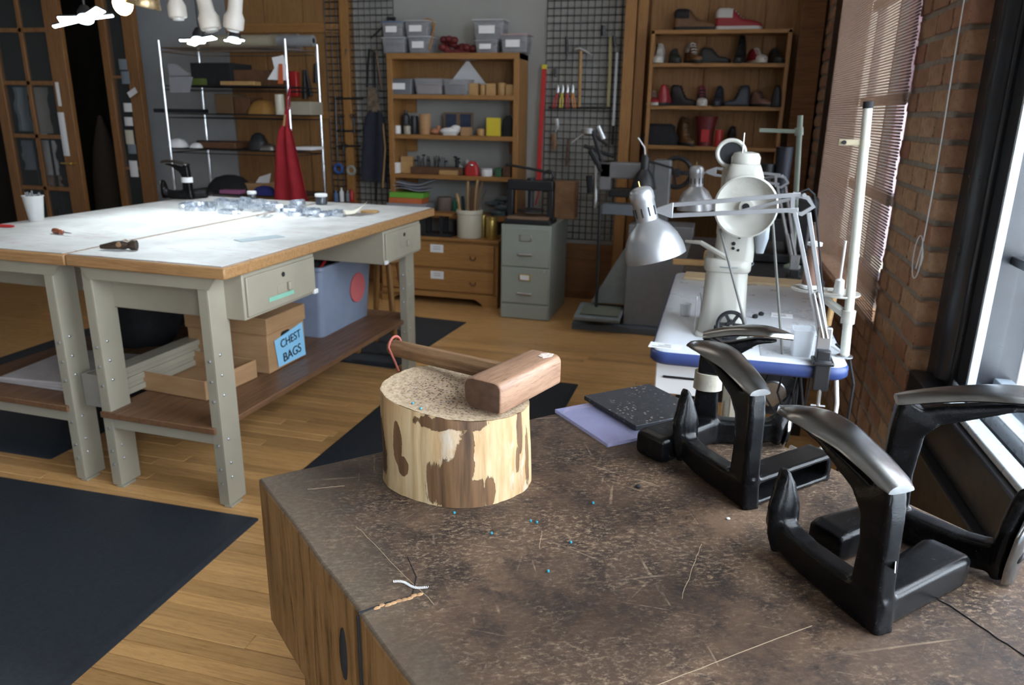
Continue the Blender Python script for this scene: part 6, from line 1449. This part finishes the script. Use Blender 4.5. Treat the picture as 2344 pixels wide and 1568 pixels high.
for i, (a, b, c, d, mm, lb) in enumerate(((50, 200, 72, 300, m_gb, 'grey roll of cloth behind the left door panes'), (78, 200, 120, 305, mat('pale linen roll', (.40, .38, .33), rough=.9), 'pale linen roll behind the right door panes'), (62, 322, 88, 388, m_gb, 'grey sheet behind the lower left door pane'), (100, 322, 135, 400, m_paper, 'bundle of white cloth behind the lower right door pane'), (112, 402, 142, 432, mat('peach cloth', (.55, .36, .28), rough=.9), 'peach cloth under the white bundle'), (92, 288, 108, 312, m_paper, 'white card at the middle of the right door panes'))):
    Y_ = YD+.16+.14*i; c_, w_, h_ = ext(a, b, c, d, Y_)
    rg = []
    for k in range(9):
        z = h_*k/8; s = 1+.10*sin(k*1.7+i)
        rg.append([(w_/2*s*cos(2*pi*j/14)+.01*sin(k*1.1), .05*s*sin(2*pi*j/14)*(1+.2*sin(3*j)), z) for j in range(14)])
    o = thing('cloth_roll', lb, 'cloth', (c_.x, Y_, c_.z), 0, 'cloth behind the glazed door')
    obj('cloth', MB().loft(rg), mm, o)
    obj('stand', MB().tube([(0, .06, 0-c_.z), (0, .06, h_*.9)], .012, 6), m_iron, o)
bgm = MB(); c, w_, h_ = ext(225, 300, 290, 480, 7.2)
bgm.loft([[(w_*.5*s*cos(2*pi*j/14), .16*s*sin(2*pi*j/14), z) for j in range(14)] for z, s in ((0, .85), (.3, 1), (.7, .9), (1.0, .7), (1.25, .35), (1.4, .1))])
tag(obj('garment_bag', bgm, mat('dark brown garment', (.07, .05, .035), rough=.9), None, (c.x, 7.2, 0)), 'dark brown garment standing in the dark room beyond the doors', 'garment')
# ---- chrome wire shelving
def post(px0, py0, Y):
    return W(px0, py0, Y=Y).x
YF, YR = 5.42, 5.90
XL = (dX(392, 300, YF)+dX(466, 300, YR))/2; XR = (dX(666, 300, YF)+dX(736, 300, YR))/2
ws = thing('wire_shelving', 'chrome wire shelving unit packed with rolls and boxes', 'shelving', ((XL+XR)/2, YF, 0)); hw = (XR-XL)/2; dd = YR-YF
zsh = [W(560, y, Y=YF).z for y in (106, 196, 262, 344, 446)]
for x in (-hw, hw):
    for y in (0, dd):
        pb_ = MB().tube([(x, y, .01), (x, y, zsh[0]+.05)], .0135, 12)
        for k in range(int((zsh[0])/.125)): pb_.torus((x, y, .1+k*.125), .0135, .0016, 12, 5)
        obj('post', pb_.lathe([(.02, 0), (.02, .012), (.014, .02)], 12, T(x, y, 0)), m_chrome, ws)
for z in zsh:
    w = MB()
    for y in (0, dd):
        for dz_ in (0, -.03): w.tube([(-hw, y, z-.004+dz_), (hw, y, z-.004+dz_)], .004, 6)
    for x in (-hw, hw):
        for dz_ in (0, -.03): w.tube([(x, 0, z-.004+dz_), (x, dd, z-.004+dz_)], .004, 6)
    for k in range(40): x = -hw+2*hw*(k+.5)/40; w.tube([(x, 0, z-.002), (x, dd, z-.002)], .0022, 4)
    obj('wire_shelf', w, m_iron if z != zsh[0] else m_chrome, ws)
cx_ = (XL+XR)/2
def onsh(k, px, w, d, h, name, lb, cat, mt, y=.2, rz=0, shape='box', grp=None):
    x = dX(px, 300, YF+y); loc = (x, YF+y, zsh[k]+.003)
    if shape == 'box': mb = MB().b2(-w/2, w/2, -d/2, d/2, 0, h)
    elif shape == 'roll': mb = MB().loft([[(q, h/2*cos(2*pi*j/18), h/2+h/2*sin(2*pi*j/18)) for j in range(18)] for q in (-w/2, -w/2+.005, w/2-.005, w/2)])
    elif shape == 'heap':
        mb = MB().loft([ringr(w/2, d/2, 0, min(w, d)*.3), ringr(w*.46, d*.45, h*.4, min(w, d)*.3), ringr(w*.3, d*.3, h*.85, min(w, d)*.2), ringr(w*.1, d*.1, h, .005)])
    else: mb = MB().lathe([(w/2, 0), (w/2*1.02, h*.5), (w/2, h)], 18)
    return tag(obj(name, mb, mt, None, loc, rz, bev=.003 if shape == 'box' else 0), lb, cat, grp)
m_bge = mat('beige paper roll', (.34, .30, .22), rough=.8); m_grr = mat('grey paper roll', (.22, .22, .23), rough=.8)
for i, (px, w, d, h, y, mm, lb) in enumerate(((590, .70, .1, .10, .22, m_bge, 'long beige paper roll across the top of the wire shelving'), (690, .30, .1, .085, .12, m_grr, 'grey paper roll poking out at the right of the top shelf'), (665, .25, .1, .12, .38, m_grr, 'thick grey roll behind the others on the top shelf'), (500, .45, .1, .07, .40, m_bge, 'thin beige roll at the back of the top shelf'))):
    r = onsh(0, px, w, d, h, 'paper_roll', lb, 'roll', mm, y, 0, 'roll', 'rolls on the wire shelving')
    obj('roll_core', MB().loft([[(w/2*1.004+q*.002, h*.22*cos(2*pi*j/14), h/2+h*.22*sin(2*pi*j/14)) for j in range(14)] for q in (0, 1)]), m_blk, r)
onsh(1, 520, .36, .3, .17, 'black_box', 'large black box on the second shelf', 'box', m_blk, .25)
onsh(1, 470, .18, .2, .05, 'green_cloth', 'folded green cloth on the second shelf', 'cloth', mat('olive green cloth', (.085, .115, .02), rough=.9), .14)
onsh(1, 600, .36, .25, .12, 'brown_box', 'brown box beside the black one on the second shelf', 'box', m_brown, .27)
onsh(1, 560, .3, .1, .03, 'pine_board', 'pine board lying on the second shelf', 'board', m_tan, .07)
onsh(2, 420, .30, .3, .03, 'black_tray', 'flat black tray at the left of the middle shelf', 'tray', m_blk, .2)
onsh(2, 535, .16, .2, .15, 'brown_box', 'upright brown carton on the middle shelf', 'box', mat('dark carton', (.12, .07, .03), rough=.8), .25)
onsh(2, 575, .14, .2, .13, 'brown_box', 'darker carton beside the upright one', 'box', m_brown, .25)
onsh(2, 606, .22, .2, .11, 'yellow_leather', 'amber leather heap on the middle shelf', 'leather', mat('amber leather', (.30, .15, .035), rough=.6), .2, 0, 'heap')
onsh(2, 645, .07, .05, .15, 'white_canister', 'cream canister at the right of the middle shelf', 'canister', m_cream, .06, 0, 'cyl')
onsh(2, 705, .18, .2, .10, 'beige_box', 'beige box at the right end of the middle shelf', 'box', m_taupe, .3)
onsh(3, 405, .15, .12, .07, 'white_bundle', 'white cloth bundle at the left of the fourth shelf', 'cloth', m_paper, .08, 0, 'heap')
onsh(3, 447, .10, .1, .04, 'white_bundle', 'smaller white bundle on the fourth shelf', 'cloth', m_paper, .08, 0, 'heap')
onsh(3, 475, .20, .15, .06, 'black_roll', 'black rolled leather on the fourth shelf', 'roll', m_blk, .12, 0, 'roll')
onsh(3, 520, .34, .3, .05, 'brown_leather', 'flat stack of brown leather on the fourth shelf', 'leather', m_brown, .24)
onsh(3, 590, .15, .15, .13, 'black_tool', 'black clamp tool on the fourth shelf', 'tool', m_iron, .12, .3, 'heap')
onsh(3, 612, .14, .1, .05, 'grey_tool', 'grey metal part on the fourth shelf', 'tool', m_steel, .08, 0, 'heap')
onsh(3, 705, .16, .2, .025, 'white_tray', 'white tray at the right of the fourth shelf', 'tray', m_paper, .3)
onsh(4, 515, .34, .3, .13, 'black_bag', 'big black bag on the lowest visible shelf', 'bag', m_blk, .2, 0, 'heap')
onsh(4, 575, .26, .2, .07, 'tan_box', 'tan box on the lowest visible shelf', 'box', m_card, .3)
onsh(4, 520, .18, .1, .03, 'pink_cloth', 'pink folded cloth at the front of the lowest visible shelf', 'cloth', mat('pink cloth', (.35, .12, .25), rough=.9), .03)
onsh(4, 595, .20, .12, .07, 'blue_cloth', 'royal blue cloth on the lowest visible shelf', 'cloth', mat('royal blue cloth', (.02, .025, .16), rough=.9), .05, 0, 'heap')
tag(obj('white_paper', MB().loft([[(-.06, 0, 0), (.05, .03, .0), (.05, .032, 0), (-.06, .002, .0)], [(-.02, .0, .05), (.07, .03, .08), (.07, .032, .08), (-.02, .002, .05)]]), m_paper, None, (dX(590, 395, YF+.2), YF+.25, zsh[4]+.074)), 'white paper propped on the tan box', 'paper')
def hung(name, lb, cat, pts, Y, mt, th=.004):
    P_ = [W(a, b, Y=Y) for a, b in pts]; o = P_[0]
    n = len(P_); vs = [tuple(p-o) for p in P_]+[tuple(p-o+V((0, th, 0))) for p in P_]
    fs = [tuple(reversed(range(n))), tuple(range(n, 2*n))]+[(i, (i+1) % n, n+(i+1) % n, n+i) for i in range(n)]
    return tag(obj(name, MB().add(vs, fs), mt, None, o, smooth=False), lb, cat)
m_gpap = mat('grey paper', (.26, .26, .28), rough=.8)
hung('paper_sheet', 'grey paper hanging at the left post of the wire shelving', 'paper', ((386, 176), (441, 176), (434, 212), (389, 212)), YF-.02, m_gpap)
hung('paper_sheet', 'slanting grey paper above the hanging one', 'paper', ((382, 146), (403, 146), (438, 172), (388, 174)), YF-.01, m_gpap)
hung('paper_sheet', 'grey printed paper clipped to the back post of the shelving', 'paper', ((457, 150), (504, 142), (510, 172), (459, 178)), YF+.3, m_gpap)
cl = hung('white_cloth', 'crumpled white cloth hanging by the chrome post', 'cloth', ((622, 132), (648, 126), (656, 150), (654, 184), (612, 182), (628, 156)), YF-.02, m_paper)
hung('orange_tag', 'orange tag hanging over the white cloth', 'tag', ((638, 146), (646, 146), (648, 192), (636, 192)), YF-.04, mat('orange tag card', (.50, .10, .03), rough=.6))
tag(obj('fire_red_case', MB().b2(-.035, .035, -.03, .03, 0, .21), m_redp, None, W(677, 222, Y=6.18), bev=.01), 'slim red case hanging on the plywood behind the chrome post', 'case')
for i, (a, y0, b, y1) in enumerate(((696, 160, 698, 226), (700, 160, 712, 220), (722, 146, 723, 190))):
    p, q = W(a, y0, Y=6.19), W(b, y1, Y=6.19)
    tag(obj('hanging_tool', MB().tube([V((0, 0, 0)), (q-p)*.6, q-p], [.012, .016, .02], 8), m_iron, None, p), ('left', 'slanting middle', 'short right')[i]+' black tool hanging on the plywood behind the shelving', 'tool', 'tools on the plywood')
# ---- red apron hanging from the shelving
ra = thing('red_apron', 'red cloth apron hanging from the front corner of the wire shelving', 'apron', W(658, 240, Y=YF-.06)); o = W(658, 240, Y=YF-.06)
rg = []
for i, (y, xl, xr) in enumerate(((250, 655, 661), (285, 648, 663), (300, 640, 670), (340, 634, 680), (400, 632, 694), (462, 631, 708), (520, 630, 718))):
    a, b = W(xl, y, Y=YF-.06)-o, W(xr, y, Y=YF-.06)-o; q = []
    for k in range(17): t = k/16; q.append((a.x+(b.x-a.x)*t, -.014*sin(t*pi*4+.5)*min(1, i/3)-.012, a.z))
    rg.append(q+[(x, y_+.007, z) for x, y_, z in reversed(q)])
obj('skirt', MB().loft(rg), m_red, ra)
obj('neck_loop', MB().tube([W(656, 252, Y=YF-.06)-o, W(657, 225, Y=YF-.06)-o, W(663, 200, Y=YF-.03)-o, W(662, 252, Y=YF-.05)-o], .006, 6), m_red, ra)
obj('tan_strap', MB().tube([W(650, 288, Y=YF-.07)-o, W(653, 262, Y=YF-.07)-o], .010, 6), m_tan, ra)
# ---- work lights over the benches
m_led = glow('cool LED panel', (.82, .95, 1.0), 26.0); m_warm = glow('warm bulb', (1.0, .70, .32), 22.0)
m_fix = mat('white fixture enamel', (.62, .58, .53), rough=.4)
def led_light(lb, P_, wings, top, rot=(0, 0, 0)):
    t = thing('led_work_light', lb, 'lamp', P_, rot)
    Ri = (RZ(rot[2]) @ RY(rot[1]) @ RX(rot[0])).inverted()
    obj('housing', MB().lathe([(.02, .02), (.034, .025), (.034, .05), (.02, .08)], 20), m_black, t)
    obj('centre_lens', MB().lathe([(.005, .004), (.036, .008), (.037, .018), (.005, .0185)], 20), m_led, t)
    for (d, L, w, tilt) in wings:
        M_ = RZ(R(d)) @ T(.035, 0, .012) @ RY(R(tilt))
        wg = obj('wing', MB().b2(0, L, -w/2, w/2, .004, .013, M_), m_black, t, bev=.003)
        obj('led_strip', MB().b2(.003, L-.003, -w/2+.003, w/2-.003, -.001, .0045, M_), m_led, wg)
    obj('stem', MB().tube([(0, 0, .07), tuple(Ri @ V((0, 0, top-P_[2])))], .006, 8), m_black, t)
    return t
ZTK = 2.62
tk = thing('light_track', 'black ceiling light track over the workbenches', 'track', (-2.9, 3.8, ZTK))
obj('rail', MB().b2(-.03, .03, -1.2, 1.3, 0, .035), m_black, tk, bev=.003)
for y in (-1.0, 0, 1.1): obj('drop_rod', MB().tube([(0, y, .03), (0, y, 3.45-ZTK)], .008, 8), m_black, tk)
a = W(196, 50, Y=3.30); led_light('lit cool white work light with folded out panels, left of the warm bulb', (a.x, 3.30, a.z), ((186, .135, .022, 0), (205, .085, .05, 0), (345, .085, .055, 0), (15, .10, .02, 0)), ZTK, (R(-24), R(-15), R(8)))
b = W(455, 98, Y=3.95); led_light('lit cool white work light under the white track heads', (b.x, 3.95, b.z), ((190, .075, .022, 0), (150, .06, .05, 0), (350, .08, .045, 0)), ZTK, (R(-16), R(-4), R(4)))
b2 = W(536, 98, Y=4.1); led_light('small lit work light bar at the right of the white track heads', (b2.x, 4.1, b2.z), ((180, .03, .02, 0), (0, .03, .02, 0)), ZTK, (R(-14), 0, 0))
wbp = W(281, 8, Y=3.1)
rl = thing('reflector_lamp', 'warm bulb lamp with a tilted metal reflector at the top left', 'lamp', (wbp.x, 3.1, wbp.z))
obj('bulb', MB().ball((0, 0, 0), (.042, .042, .05), 16, 10), m_warm, rl)
obj('socket', MB().lathe([(.022, .04), (.024, .12), (.012, .14)], 14), m_brass, rl)
obj('stem', MB().tube([(0, 0, .13), (0, 0, ZTK-wbp.z)], .008, 8), m_black, rl)
M_ = T(.085, .03, .02) @ RY(R(14)) @ Mx.Scale(.66, 4)
obj('reflector', MB().lathe([(.115, -.045), (.117, -.04), (.10, .02), (.06, .075), (.03, .09), (.028, .085), (.056, .07), (.095, .016), (.112, -.04)], 30, M_), mat('amber anodised reflector', (.42, .30, .16), rough=.3, metal=.7), rl, ang=60)
obj('lens', MB().lathe([(.035, -.03), (.045, -.02), (.02, .03)], 18, M_), m_paper, rl)
obj('link_arm', MB().tube([(.10, .02, .09), (.02, 0, .16)], .007, 6), m_black, rl)
for i, (px0, py0, px1, py1, r) in enumerate(((400, -14, 408, 40, .048), (462, -18, 484, 66, .055), (541, -18, 534, 66, .052))):
    Yh = 3.75; p1 = W(px1, py1, Y=Yh); p0 = W(px0, py0, Y=Yh); d = (p0-p1)
    t = thing('track_head', ('leftmost', 'large middle', 'right')[i]+' white track spotlight head above the workbench', 'lamp', p1, 0, 'white track heads'); n = d.normalized(); L = d.length
    Mh = frame((0, 0, 0), tuple(n.orthogonal()), tuple(n))
    obj('head', MB().lathe([(r*.62, -.006), (r*.95, 0), (r, .012), (r*1.0, .055), (r*.72, .085), (r*.66, L), (r*.55, L+.03)], 24, Mh), m_fix, t, ang=50)
    obj('lens_ring', MB().lathe([(r*.3, -.016), (r*.6, -.014), (r*.62, .0)], 20, Mh), mat('frosted lens', (.62, .62, .6), rough=.3), t)
    obj('stem', MB().tube([n*(L+.02), V((n.x*(L+.05), n.y*(L+.05), ZTK-p1.z))], .009, 8), m_fix, t)
